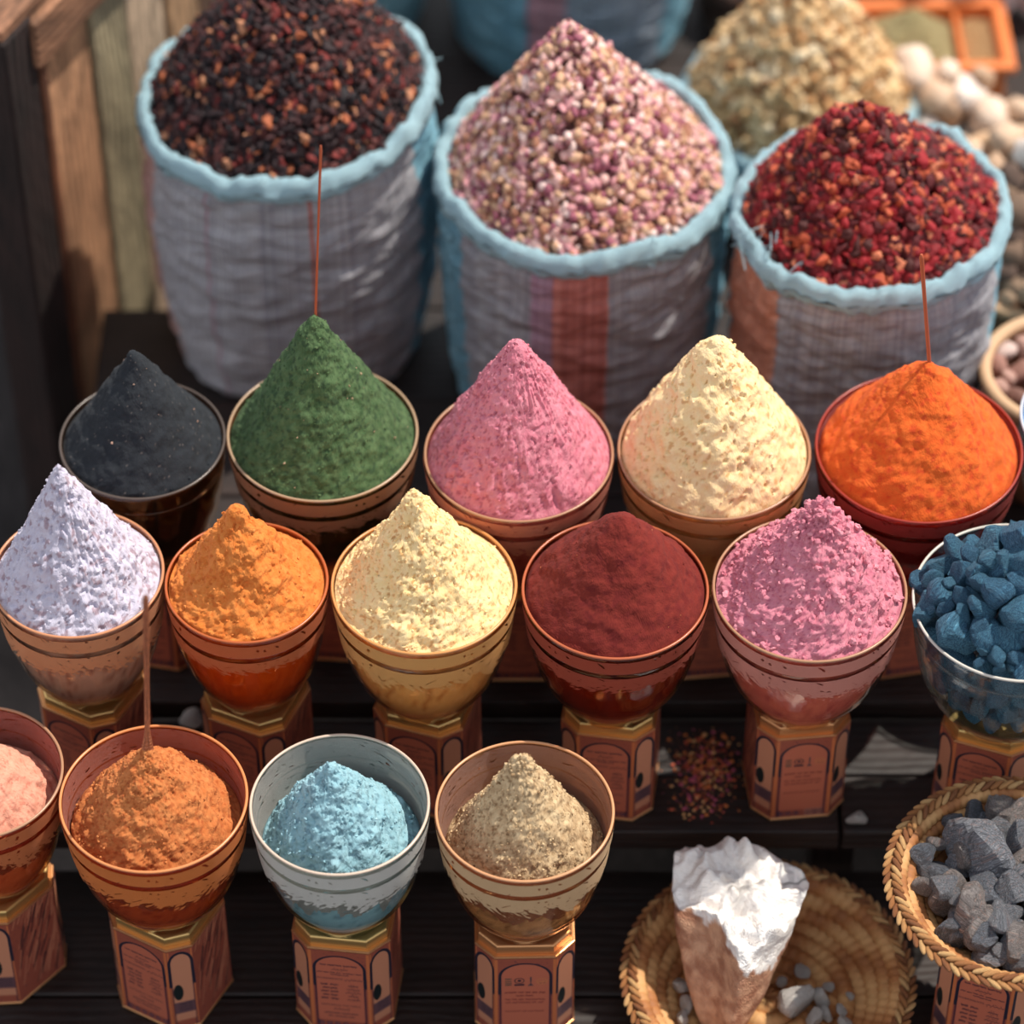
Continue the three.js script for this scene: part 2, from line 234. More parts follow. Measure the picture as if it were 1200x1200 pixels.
const mid = [
  { rim: [196, 134, 96], u: 91, v: 672, w: 206, rimY: MR, H: MH, glass: AMBERL, dust: [206, 142, 100], filmKind: 1, label: 'amber glass bowl of pale lilac powder', heap: { label: 'flaky cone of pale lilac powder', seed: 6, apexV: 548, apexU: 85, pow: 1.15, tip: 0.03, color: [192, 186, 204], color2: [214, 208, 222], spot: [142, 104, 112], spotF: 11, spotT: 0.24, a0: 3, a1: 2.2, a2: 1.0, streak: 5, pit: [11, 0.24, 2.4], grit: [260, 0.4, 1.6] } },
  { rim: [176, 90, 46], u: 289, v: 682, w: 195, rimY: MR, H: MH, glass: AMBER, dust: [196, 100, 54], dustLow: 0.25, filmKind: 2, label: 'amber glass bowl of ochre powder between the lilac and cream bowls', heap: { label: 'slumped cone of golden ochre powder', seed: 7, apexV: 597, apexU: 282, pow: 1.2, color: [208, 114, 44], color2: [226, 144, 74], spot: [186, 92, 28], spotF: 9, spotT: 0.24, a0: 6, a1: 2.4, a2: 0.9, pit: [11, 0.26, 1.4], grit: [300, 0.4, 1.5] } },
  { rim: [206, 142, 84], u: 497, v: 685, w: 222, rimY: MR, H: MH, glass: AMBERL, dust: [222, 160, 92], filmKind: 0, label: 'amber glass bowl of crumbly cream powder in the middle row', heap: { label: 'crumbly cone of cream powder with tan pits in the middle row', seed: 8, apexV: 578, apexU: 488, pow: 1.22, color: [242, 206, 144], color2: [250, 224, 176], spot: [190, 122, 58], spotF: 7, spotT: 0.26, a0: 5, a1: 2.2, a2: 0.9, pit: [8, 0.28, 2], grit: [420, 0.4, 1.8] } },
  { rim: [176, 92, 58], u: 721, v: 690, w: 223, rimY: MR, H: MH, glass: AMBER, dust: [158, 66, 44], dustLow: 0.3, filmKind: 1, label: 'amber glass bowl of brick red powder', heap: { label: 'smooth cone of deep brick red powder', seed: 9, apexV: 606, apexU: 728, pow: 0.95, tip: 0.08, color: [106, 26, 20], color2: [130, 44, 32], spot: [98, 18, 18], spotF: 16, spotT: 0.2, a0: 3, a1: 1.3, a2: 0.4, grit: [50, 0.4, 1.0], gritColor: [220, 150, 90] } },
  { u: 949, v: 690, w: 232, rimY: MR, H: MH, glass: AMBERL, dust: [212, 138, 124], filmKind: 2, label: 'glass bowl of lumpy mauve pink powder next to the blue stones', heap: { label: 'lumpy jagged heap of mauve pink powder', seed: 10, apexV: 594, apexU: 956, pow: 1.12, tip: 0.12, color: [200, 116, 134], color2: [220, 148, 160], spot: [160, 74, 104], spotF: 5, spotT: 0.26, a0: 5, a1: 4.2, a2: 1.6, jag: 7, grit: [700, 0.5, 4.2] } },
  { rim: [206, 200, 190], u: 1193, v: 705, w: 252, rimY: MR, H: MH, glass: CLEAR, label: 'large clear glass bowl of blue indigo stones' },
];
const front = [
  { u: -26, v: 905, w: 204, rimY: FR, H: FH, glass: AMBER, film: [176, 74, 46], dust: [206, 116, 66], filmKind: 0, label: 'amber glass bowl of salmon pink powder on the tin with the exposed gold lid', heap: { label: 'cone of salmon pink powder low in its bowl', seed: 11, apexV: 872, apexU: -40, base: -0.042, pow: 1.0, color: [216, 146, 122], color2: [230, 170, 146], spot: [190, 110, 90], spotF: 6, spotT: 0.28, a0: 4, a1: 1.4, a2: 0.4, streak: 3, grit: [60, 0.4, 1.2] } },
  { rim: [214, 136, 84], u: 180, v: 935, w: 225, rimY: FR, H: FH, glass: AMBER, film: [190, 84, 40], dust: [222, 124, 58], filmKind: 1, label: 'amber glass bowl of rust orange powder with a spoon', heap: { label: 'rough heap of rust orange powder with a spoon in it', seed: 12, apexV: 880, apexU: 178, base: -0.036, pow: 0.95, color: [184, 102, 50], color2: [208, 136, 80], spot: [150, 66, 24], spotF: 7, spotT: 0.22, a0: 6, a1: 2.4, a2: 1.2, pit: [5, 0.26, 1.2], grit: [420, 0.4, 1.8] } },
  { rim: [206, 184, 166], u: 398, v: 942, w: 215, rimY: FR, H: FH, glass: CLEAR, film: [186, 180, 172], dust: [212, 212, 206], filmKind: 2, label: 'dusty clear glass bowl of light blue powder', heap: { label: 'crumbly heap of light blue powder', seed: 13, apexV: 897, apexU: 388, base: -0.05, pow: 1.02, color: [134, 176, 188], color2: [160, 196, 206], spot: [84, 116, 132], spotF: 10, spotT: 0.26, a0: 5, a1: 2.8, a2: 1.2, pit: [7, 0.3, 1.4], grit: [500, 0.4, 2.2] } },
  { rim: [206, 150, 108], u: 615, v: 950, w: 214, rimY: FR, H: FH, glass: AMBERL, film: [176, 112, 78], dust: [222, 184, 140], filmKind: 0, label: 'amber glass bowl of beige-brown granular powder', heap: { label: 'granular cone of beige-brown powder', seed: 14, apexV: 886, apexU: 610, base: -0.048, pow: 1.15, tip: 0.09, color: [172, 142, 106], color2: [218, 192, 152], mix: 0.9, spot: [112, 84, 54], spotF: 6, spotT: 0.2, a0: 3, a1: 2.0, a2: 1.3, jag: 3, grit: [1100, 0.4, 1.7], gritColor: [110, 80, 50] } },
];
row(back); row(mid); row(front);

// ---------------------------------------------------------------- printed tins under the bowls
const TW = 0.042, TC = 0.016, TFL = 2 * (TW - TC), TCH = TC * Math.SQRT2, PER = 4 * (TFL + TCH), TH = 0.114;
function tinCanvas(kind) {
  return canvasTex(1536, 640, (x, W, Hh) => {
    const s = W / PER, rng = rngOf(kind + 50);
    const words = (cx, y, w, n, h) => { for (let i = 0, px = cx - w / 2; i < n; i++) { const ww = (w / n) * (0.7 + rng() * 0.25); for (let q = px; q < px + ww; q += 4) x.fillRect(q, y - h * (0.6 + rng() * 0.4), 2.6, h * (0.7 + rng() * 0.3)); px += w / n; } };
    const curl = (cx, y, w) => { x.lineWidth = 3; x.beginPath(); x.moveTo(cx + w / 2, y - 6); for (let q = 0; q <= 8; q++) x.quadraticCurveTo(cx + w / 2 - (q + 0.3) * w / 9, y + (q % 2 ? -9 : 7), cx + w / 2 - (q + 1) * w / 9, y); x.stroke(); for (let q = 0; q < 5; q++) x.fillRect(cx - w / 2 + rng() * w, y + (rng() > 0.5 ? 9 : -14), 4, 4); };
    x.fillStyle = 'rgb(176,104,86)'; x.fillRect(0, 0, W, Hh);
    for (let i = 0; i < 2600; i++) { x.fillStyle = ['rgb(120,66,76)', 'rgb(196,118,84)', 'rgb(92,60,84)', 'rgb(150,84,74)'][i % 4]; x.globalAlpha = 0.5; x.fillRect(rng() * W, rng() * Hh, 3 + rng() * 6, 3 + rng() * 5); } x.globalAlpha = 1;
    let at = 0;
    for (let p = 0; p < 8; p++) {
      const flat = p % 2 === 0, w = (flat ? TFL : TCH) * s, l = at; at += w;
      if (flat && (p === 2 || p === 6)) { // side panel: slanting pale veins
        for (let i = 0; i < 70; i++) { x.strokeStyle = i % 3 ? 'rgb(214,150,122)' : 'rgb(96,60,62)'; x.lineWidth = 4 + rng() * 8; const a = l + 14 + rng() * (w - 28), b = rng() * Hh; x.beginPath(); x.moveTo(a, b); x.lineTo(clamp(a + 30 + rng() * 40, l, l + w - 10), b - 110 - rng() * 90); x.stroke(); }
        continue;
      }
      for (const e of [l + 7, l + w - 7]) { x.fillStyle = 'rgb(222,142,92)'; x.fillRect(e - (flat ? 7 : 3), 20, flat ? 14 : 7, Hh - 40); }
      const m = flat ? 30 : 14, cx = l + w / 2, r = w / 2 - m, ty = flat ? 60 : 50;
      for (const e of [l + m - 2, l + w - m + 2]) for (let y = 260; y < Hh - 10; y += 14) { x.fillStyle = 'rgb(70,44,72)'; x.beginPath(); x.ellipse(e, y, flat ? 9 : 5, 6, 0.5, 0, 7); x.fill(); }
      const arch = (k) => { x.beginPath(); x.moveTo(cx - r - k, Hh - 62 + k); x.lineTo(cx - r - k, ty + r); x.ellipse(cx, ty + r * (flat ? 0.92 : 1.6), r + k, (r + k) * (flat ? 0.92 : 1.6), 0, Math.PI, 2 * Math.PI); x.lineTo(cx + r + k, Hh - 62 + k); x.closePath(); };
      x.fillStyle = 'rgb(36,40,66)'; x.beginPath(); x.moveTo(cx - r - 15, 300); x.lineTo(cx - r - 13, ty + r); x.ellipse(cx, ty + r * (flat ? 0.92 : 1.6), r + 13, (r + 11) * (flat ? 0.92 : 1.6), 0, Math.PI, 2 * Math.PI); x.lineTo(cx + r + 15, 300); x.closePath(); x.fill();
      x.fillStyle = flat ? 'rgb(214,134,108)' : 'rgb(226,172,140)'; arch(0); x.fill();
      x.fillStyle = 'rgb(60,44,66)'; x.strokeStyle = 'rgb(60,44,66)';
      if (!flat) { x.fillStyle = 'rgb(24,40,44)'; x.beginPath(); x.ellipse(cx - r * 0.5, 350, r * 0.5, 62, 0, 0, 7); x.fill(); x.fillStyle = 'rgb(116,92,104)'; x.fillRect(cx - r, 430, 2 * r, 90); x.fillStyle = 'rgb(50,44,60)'; for (let y = 446; y < 510; y += 22) words(cx + 6, y + 8, r * 1.3, 3, 11); continue; }
      if (kind === 0) {
        words(cx, 132, 170, 5, 12); curl(cx, 160, 70); words(cx, 190, 196, 7, 9); words(cx, 206, 80, 3, 9);
        x.font = 'bold 17px serif'; x.textAlign = 'center'; x.fillText('INGREDIENTS', cx - 48, 242); curl(cx + 60, 238, 80);
        for (let i = 0; i < 5; i++) { words(cx - 44, 290 + i * 28, 84 - (i % 2) * 16, 2, 15); curl(cx + 56, 286 + i * 28, 44 + (i % 3) * 12); }
        x.font = 'bold 16px serif'; x.fillText('EXTERNAL USE ONLY', cx, 456); curl(cx, 482, 70); words(cx, 520, 150, 4, 11); words(cx, 544, 120, 4, 10);
      } else {
        x.strokeStyle = 'rgb(66,56,66)'; x.lineWidth = 5; x.beginPath(); x.arc(cx - 26, 190, 20, 0, 7); x.stroke(); x.beginPath(); x.arc(cx - 26, 190, 9, 0, 7); x.fill(); x.fillRect(cx - 48, 216, 44, 14);
        x.lineWidth = 4; x.strokeStyle = 'rgb(222,160,104)'; x.beginPath(); x.arc(cx + 72, 196, 22, 0, 7); x.stroke(); x.fillText('', 0, 0); curl(cx + 72, 198, 24);
        x.fillStyle = 'rgb(78,92,84)'; for (const y of [172, 190, 206, 220]) x.fillRect(cx - 88, y, 28, 8); x.fillStyle = 'rgb(96,84,92)'; x.fillRect(cx + 20, 160, 7, 44); x.beginPath(); x.moveTo(cx + 10, 232); x.lineTo(cx + 24, 206); x.lineTo(cx + 36, 232); x.fill();
        x.fillStyle = 'rgb(120,50,52)'; words(cx, 290, 180, 6, 13); words(cx, 316, 80, 2, 12); words(cx, 346, 176, 6, 12); words(cx, 370, 170, 6, 12); words(cx, 440, 176, 7, 9);
        x.fillStyle = 'rgb(206,156,140)'; x.fillRect(cx + 20, Hh - 66, 84, 56); x.fillStyle = 'rgb(96,56,66)'; for (let q = 0; q < 20; q++) x.fillRect(cx + 26 + q * 3.7, Hh - 60, 1 + rng() * 2, 44);
      }
      x.fillStyle = 'rgb(52,64,104)'; for (let q = 0; q < (kind ? 3 : 6); q++) { const qx = cx - 92 + q * 36; x.beginPath(); x.arc(qx, Hh - 36, 13, 0, 7); x.fill(); x.fillStyle = 'rgb(214,134,108)'; x.beginPath(); x.arc(qx, Hh - 36, 5, 0, 7); x.fill(); x.fillStyle = 'rgb(52,64,104)'; }
    }
  });
}
const TINMAT = [0, 1].map((k) => std({ color: lin(212, 188, 180), map: tinCanvas(k), roughness: 0.42, metalness: 0.0 }));
const GOLD = std({ color: new THREE.Color(0.78, 0.52, 0.2), metalness: 0.9, roughness: 0.34 }), REDGOLD = std({ color: new THREE.Color(0.72, 0.36, 0.16), metalness: 0.85, roughness: 0.36 });
function octo(hw, ch) { const f = hw - ch; return [[-f, hw], [f, hw], [hw, f], [hw, -f], [f, -hw], [-f, -hw], [-hw, -f], [-hw, f]]; }
function octoShape(hw, ch) { const s = new THREE.Shape(); octo(hw, ch).forEach(([x, z], i) => (i ? s.lineTo(x, z) : s.moveTo(x, z))); s.closePath(); return s; }
const tinBody = (() => {
  const c = octo(TW, TC), pos = [], uv = [], nor = []; let at = 0;
  for (let i = 0; i < 8; i++) {
    const [x0, z0] = c[i], [x1, z1] = c[(i + 1) % 8], L = Math.hypot(x1 - x0, z1 - z0), nx = -(z0 - z1) / L, nz = (x1 - x0) / L, N = V(x0 + x1, 0, z0 + z1).normalize();
    const q = [[x0, 0, z0, at], [x1, 0, z1, at + L], [x1, TH, z1, at + L], [x0, TH, z0, at]]; at += L;
    for (const k of [0, 1, 2, 0, 2, 3]) { pos.push(q[k][0], q[k][1], q[k][2]); uv.push(q[k][3] / PER, q[k][1] / TH); nor.push(N.x, 0, N.z); }
  }
  const g = new THREE.BufferGeometry(); g.setAttribute('position', new THREE.Float32BufferAttribute(pos, 3)); g.setAttribute('normal', new THREE.Float32BufferAttribute(nor, 3)); g.setAttribute('uv', new THREE.Float32BufferAttribute(uv, 2)); return g;
})();
const capGeo = (hw, ch, h, bev) => { const g = new THREE.ExtrudeGeometry(octoShape(hw - bev, ch - bev * 0.4), { depth: h - 2 * bev, bevelEnabled: true, bevelThickness: bev, bevelSize: bev, bevelSegments: 3 }); g.rotateX(-Math.PI / 2); g.translate(0, bev, 0); return g; };
const tinShoulder = capGeo(TW + 0.0003, TC, 0.003, 0.0012), tinLid = capGeo(TW - 0.0028, TC - 0.001, 0.012, 0.002), tinSeam = capGeo(TW + 0.0008, TC, 0.003, 0.0012);
function tin(x, z, y, turn, kind, gold, label, k = 1, ky = 1) {
  const t = thing('printed_tin', label, 'tin', V(x, y, z), turn);
  part('tin_body', tinBody, TINMAT[kind], t).position.y = 0.002; part('bottom_seam', tinSeam, REDGOLD, t);
  part('shoulder', tinShoulder, REDGOLD, t).position.y = TH - 0.001; part('lid', tinLid, gold, t, 'gold metal lid').position.y = TH + 0.0012;
  t.scale.set(k, ky, k); return t;
}
const tinNames = { back: ['black', 'green', 'dusty pink', 'pale cream', 'bright orange', 'sky blue'], mid: ['pale lilac', 'ochre', 'crumbly cream', 'brick red', 'mauve pink'], front: ['salmon', 'rust orange', 'light blue', 'beige-brown'] };
back.forEach((o, i) => tin(o.B.c.x, o.B.c.z, SH3, 0.1 * (i - 2), 0, GOLD, `printed octagonal tin holding up the bowl of ${tinNames.back[i]} powder`));
mid.forEach((o, i) => { const off = BASKETOFF(i); tin(o.B.c.x + off, o.B.c.z, SH2, [-0.5, -0.42, -0.3, -0.14, 0.1, -0.35][i], [0, 0, 0, 0, 1, 0][i], i === 4 ? REDGOLD : GOLD, i < 5 ? `printed octagonal tin holding up the bowl of ${tinNames.mid[i]} powder` : 'printed octagonal tin holding up the bowl of blue stones'); });
front.forEach((o, i) => tin(o.B.c.x, o.B.c.z, SH1, [-0.72, -0.5, -0.12, 0.02][i], [0, 0, 0, 1][i], i === 3 ? REDGOLD : GOLD, `printed octagonal tin holding up the bowl of ${tinNames.front[i]} powder`, 1.04, TINK));
function BASKETOFF(i) { return i === 5 ? -0.005 : 0; }

// ---------------------------------------------------------------- spoons and sticks standing in the powder
function spoon(top, H, px, label, withBowl, mat, r) {
  const s = H.surf(0, 0.02), base = V(H.m.position.x, H.m.position.y, H.m.position.z).add(s.q).add(V(...px)), tip = top;
  const L = tip.distanceTo(base), o = thing('spoon', label, 'spoon', base), dir = tip.clone().sub(base).normalize();
  const q = new THREE.Quaternion().setFromUnitVectors(V(0, 1, 0), dir); o.quaternion.copy(q);
  const pts = [[r * 0.7, L], [r * 1.15, L - 0.004], [r * 0.9, L * 0.5], [r, L * 0.22], [withBowl ? r * 2.4 : r, L * 0.1], [r, withBowl ? 0.012 : -0.02]];
  part('handle', new THREE.LatheGeometry([new THREE.Vector2(0.0001, L), ...pts.map((p) => new THREE.Vector2(p[0], p[1]))], 14), mat, o);
  if (withBowl) { const g = new THREE.SphereGeometry(0.016, 24, 14); g.scale(0.9, 1.25, 0.34); const b = part('spoon_bowl', g, mat, o); b.position.y = -0.004; }
  return o;
}
const STICK = wood(226, 140, 100, 0.5), REDSTICK = std({ color: lin(176, 84, 50), roughness: 0.5 });
{
  const o = front[1], t0 = o.B.c; spoon(V(t0.x + 0.012, FR + 0.064 + 0.19, t0.z - 0.004), o.Hp, [-0.003, -0.03, -0.004], 'thin wooden spoon standing upright in the rust orange powder', true, STICK, 0.0024);
  const g = back[1], t1 = g.B.c; spoon(V(t1.x + 0.011, BR + 0.145 + 0.185, t1.z - 0.01), g.Hp, [0, 0, -0.002], 'thin reddish stick standing upright in the green powder', false, REDSTICK, 0.0011);
  const p = back[4], t2 = p.B.c; spoon(V(t2.x - 0.016, BR + 0.105 + 0.12, t2.z - 0.01), p.Hp, [0, 0, -0.002], 'thin orange stick standing upright in the bright orange powder', false, REDSTICK, 0.0018);
}

// ---------------------------------------------------------------- blue indigo stones in the clear bowl
const stoneVariants = [0, 1, 2, 3, 4, 5].map((k) => stoneGeo(100 + k, { sx: 1 + 0.25 * (k % 2), sy: 0.8 + 0.15 * (k % 3), sz: 0.9 }));
const stoneBump = rep(GRAIN, 2);
for (const g of stoneVariants) { const p = g.attributes.position, uv = []; for (let i = 0; i < p.count; i++) uv.push(p.getX(i) + p.getZ(i) * 0.5, p.getY(i) + p.getZ(i) * 0.5); g.setAttribute('uv', new THREE.Float32BufferAttribute(uv, 2)); }
const blueTex = noiseTex(256, (x, y) => { const n = 0.5 + torusNoise(x, y, 14, 4), s = torusNoise(x + 0.4, y, 40, 2) > 0.3 ? 0.25 : 0; return [0.16 + 0.2 * n + s, 0.34 + 0.26 * n + s * 0.9, 0.46 + 0.26 * n + s * 0.7]; }, true);
const BLUES = [lin(255, 255, 255), lin(215, 225, 235), lin(235, 245, 250)].map((c) => std({ color: c, map: blueTex, bumpMap: stoneBump, bumpScale: 0.0015, roughness: 0.85 }));
function marchTo(u, v, h) { // first point of a pixel's ray under the surface y = h(x, z)
  const r = ray(u, v); let d = 2.4; for (let i = 0; i < 900; i++) { d += 0.002; const x = r.x * d, y = CAMY + r.y * d, z = r.z * d; if (y < h(x, z)) return V(x, y, z); } return null;
}
{
  const B = mid[5].B, c = B.c, rng = rngOf(31);
  const hh = (x, z) => { const q = Math.hypot(x - c.x, z - c.z) / B.R; return q > 1 ? -9 : MR + 0.09 * Math.pow(1 - q, 0.8) - 0.008; };
  const list = [[1164, 640, 30], [1190, 632, 30], [1120, 646, 22], [1100, 662, 22], [1130, 672, 20], [1148, 668, 18], [1160, 656, 22], [1080, 682, 17], [1093, 680, 14], [1112, 686, 13], [1172, 690, 27], [1150, 684, 15], [1090, 708, 22], [1125, 702, 16], [1150, 712, 20], [1085, 722, 18], [1107, 712, 16], [1128, 718, 12], [1122, 742, 34], [1153, 740, 18], [1192, 716, 30], [1186, 748, 26], [1196, 690, 24], [1168, 768, 15], [1152, 762, 10], [1150, 775, 9], [1172, 782, 9], [1186, 784, 9], [1196, 772, 18], [1200, 660, 28], [1180, 660, 20], [1140, 655, 16], [1215, 640, 30], [1215, 700, 30], [1220, 745, 30], [1240, 680, 32], [1250, 720, 32], [1262, 750, 26], [1225, 610, 26], [1280, 700, 26]];
  list.forEach(([u, v, s], i) => {
    const p = marchTo(u, v, hh); if (!p) return; const r = s * c.d / FPX * 1.0; p.addScaledVector(p.clone().sub(V(0, CAMY, 0)).normalize(), r * 0.35);
    const m = single('blue_stone', stoneVariants[i % 6], BLUES[i % 3], 'angular indigo blue stone in the clear glass bowl', 'stone', p, 'blue indigo stones in the clear bowl'); m.scale.setScalar(r); m.rotation.set(rng() * 6, rng() * 6, rng() * 6);
  });
  for (let k = 0; k < 26; k++) { // stones under the heap
    const a = k * 2.399, q = Math.sqrt((k + 0.5) / 26) * 0.78, x = c.x + Math.cos(a) * q * B.R, z = c.z + Math.sin(a) * q * B.R;
    const m = single('blue_stone', stoneVariants[k % 6], BLUES[k % 3], 'angular indigo blue stone in the clear glass bowl', 'stone', V(x, hh(x, z) - 0.026, z), 'blue indigo stones in the clear bowl'); m.scale.setScalar(0.023); m.rotation.set(rng() * 6, rng() * 6, rng() * 6);
  }
  for (let k = 0; k < 72; k++) { // the lower layers seen through the glass
    const lay = Math.floor(k / 18), a = k * 2 * Math.PI / 18 + lay * 0.5, y = -0.02 - 0.024 * lay, r = (0.016 + rng() * 0.005) * (1 - 0.1 * lay), rr = B.rin(-y + r * 0.5) - r * 0.95;
    const m = single('blue_stone', stoneVariants[k % 6], BLUES[k % 3], 'angular indigo blue stone in the clear glass bowl', 'stone', V(c.x + Math.cos(a) * rr, MR + y, c.z + Math.sin(a) * rr), 'blue indigo stones in the clear bowl'); m.scale.setScalar(r); m.rotation.set(rng() * 6, rng() * 6, rng() * 6);
  }
}

// ---------------------------------------------------------------- coiled baskets
const STRAW = [lin(196, 142, 88), lin(168, 110, 62), lin(142, 88, 50), lin(214, 168, 112)];
const strandGeo = (() => { const g = new THREE.SphereGeometry(1, 10, 6); g.scale(1, 0.34, 0.3); return g; })();
const strandMats = STRAW.map((c) => std({ color: c, roughness: 0.6, bumpMap: GRAIN30, bumpScale: 0.0004 }));
const coilMat = std({ vertexColors: true, roughness: 0.7 });
function basket(o) { // o: c (base centre), R, H, rt coil radius
  const g = thing('woven_basket', o.label, 'basket', o.c, 0); if (o.tilt) g.rotation.set(o.tilt[0], 0, o.tilt[1]);
  const rt = o.rt, prof = []; let s = 0; const floorR = o.R * (o.floor ?? 0.62), wallL = Math.hypot(o.R - floorR, o.H), total = floorR + wallL;
  const nC = Math.round(total / (rt * 1.72));
  for (let k = 0; k < nC; k++) { s = (k + 0.5) / nC * total; prof.push(s < floorR ? [s, rt] : [floorR + (o.R - floorR) * Math.pow((s - floorR) / wallL, 0.9), rt + (o.H - rt) * Math.pow((s - floorR) / wallL, 1.15)]); }
  prof.forEach(([r, y], k) => {
    const nst = Math.max(10, Math.round(r * 2 * Math.PI / (rt * 0.95))), geo = grid(nst * 4, 8, (a, b) => {
      const th = a * Math.PI * 2, ph = b * Math.PI * 2, f = Math.abs(Math.sin(th * nst / 2 + ph * 0.5)), rr = rt * (0.8 + 0.24 * Math.pow(f, 0.6)), st = Math.floor(a * nst + ph / (2 * Math.PI) + 0.001);
      const h = Math.abs(Math.sin(st * 12.9898 + k * 78.2)) % 1, col = STRAW[1].clone().lerp(STRAW[h > 0.5 ? 3 : 2], Math.abs(h - 0.5) * 1.4);
      if (o.dark && k > nC - 6 && k < nC - 1 && Math.abs(th - 0.62 - 0.05 * (k % 2)) < 0.075) col.copy(lin(66, 44, 34));
      return { p: V(Math.cos(th) * (r + Math.cos(ph) * rr), y + Math.sin(ph) * rr, Math.sin(th) * (r + Math.cos(ph) * rr)), c: col };
    }, false); geo.index.array.reverse(); geo.computeVertexNormals();
    part('coil', geo, coilMat, g);
  });
  const n = o.strands; for (const row of [0, 1]) for (let i = 0; i < n; i++) { // plaited rim
    const th = (i + row * 0.5) / n * Math.PI * 2, r = o.R + (row ? 0.006 : -0.001), m = part('strand', strandGeo, strandMats[(i * 7 + row * 2) % 4], g);
    m.scale.setScalar(0.0086); m.position.set(Math.cos(th) * r, o.H + (row ? 0.001 : 0.004), Math.sin(th) * r); m.rotation.set(0, -th + Math.PI / 2, 0); m.rotateY(row ? -0.55 : 0.55); m.rotateX(row ? 0.8 : 0.1);
  }
  return g;
}
const b1 = atY(900, 1147, SH1 + 0.045), B1R = 160 * b1.d / FPX;
basket({ c: V(b1.x, SH1 + 0.001, b1.z), R: B1R, H: 0.045, rt: 0.0095, strands: 84, floor: 0.7, dark: true, label: 'shallow coiled straw basket with a large white and brown rock in it' });
const b2 = atY(1192, 1035, SH1 + 0.15 + 0.055), B2R = 143 * b2.d / FPX;
basket({ c: V(b2.x, SH1 + 0.1512, b2.z), R: B2R, H: 0.055, rt: 0.0075, strands: 80, floor: 0.55, label: 'deep coiled straw basket of grey ore stones standing on a tin' });
tin(b2.x - 0.008, b2.z, SH1, -0.35, 0, GOLD, 'printed octagonal tin holding up the basket of grey stones', 1.04, 0.15 / TINTOP);

// grey stones
const greyTex = noiseTex(256, (x, y) => { const n = 0.5 + torusNoise(x, y, 12, 4) * 0.9, s = torusNoise(x + 0.4, y, 30, 2) > 0.34 ? 0.28 : 0, b = torusNoise(x, y + 0.3, 8, 2) > 0.25 ? 0.1 : 0; return [0.42 + 0.3 * n + s + b, 0.43 + 0.3 * n + s + b * 0.3, 0.46 + 0.3 * n + s]; }, true);
const GREYS = [lin(235, 235, 236), lin(196, 200, 206), lin(250, 232, 218)].map((c) => std({ color: c, map: greyTex, bumpMap: stoneBump, bumpScale: 0.002, roughness: 0.6 }));
{
  const rng = rngOf(41), hh = (x, z) => { const q = Math.hypot(x - b2.x, z - b2.z) / B2R; return q > 0.93 ? -9 : SH1 + 0.15 + 0.042 + 0.028 * (1 - q * q); };
  const list = [[1150, 995, 44], [1080, 1002, 24], [1090, 965, 16], [1104, 1035, 23], [1118, 963, 16], [1142, 1062, 32], [1172, 1072, 24], [1155, 1095, 22], [1192, 1100, 22], [1190, 1040, 24], [1180, 1015, 18], [1082, 1036, 13], [1196, 985, 26], [1140, 950, 22], [1175, 950, 22], [1120, 1050, 10], [1160, 1052, 10], [1128, 1000, 18], [1200, 1130, 20], [1225, 1010, 34], [1230, 1070, 34], [1220, 960, 30], [1265, 1030, 30], [1100, 985, 14], [1175, 1110, 12], [1118, 1078, 14], [1260, 1080, 26], [1285, 1050, 26]];
  for (let k = 0; k < 30; k++) { const a = k * 2.399, q = Math.sqrt((k + 0.5) / 30) * 0.74, x = b2.x + Math.cos(a) * q * B2R, z = b2.z + Math.sin(a) * q * B2R, m = single('grey_stone', stoneVariants[k % 6], GREYS[k % 3], 'small grey ore stone in the basket on the tin', 'stone', V(x, hh(x, z) - 0.016, z), 'grey ore stones in the deep basket'); m.scale.setScalar(0.018 + 0.006 * rng()); m.rotation.set(rng() * 6, rng() * 6, rng() * 6); }
  list.forEach(([u, v, s], i) => { const p = marchTo(u, v, hh); if (!p) return; const m = single('grey_stone', stoneVariants[(i * 5 + 1) % 6], GREYS[i % 3], i === 0 ? 'largest grey ore stone in the basket on the tin' : 'small grey ore stone in the basket on the tin', 'stone', p.add(V(0, -0.004, 0)), 'grey ore stones in the deep basket'); m.scale.setScalar(s * b2.d / FPX * 1.05); m.rotation.set(rng() * 6, rng() * 6, rng() * 6); if (i === 0) delete m.userData.group; });
}
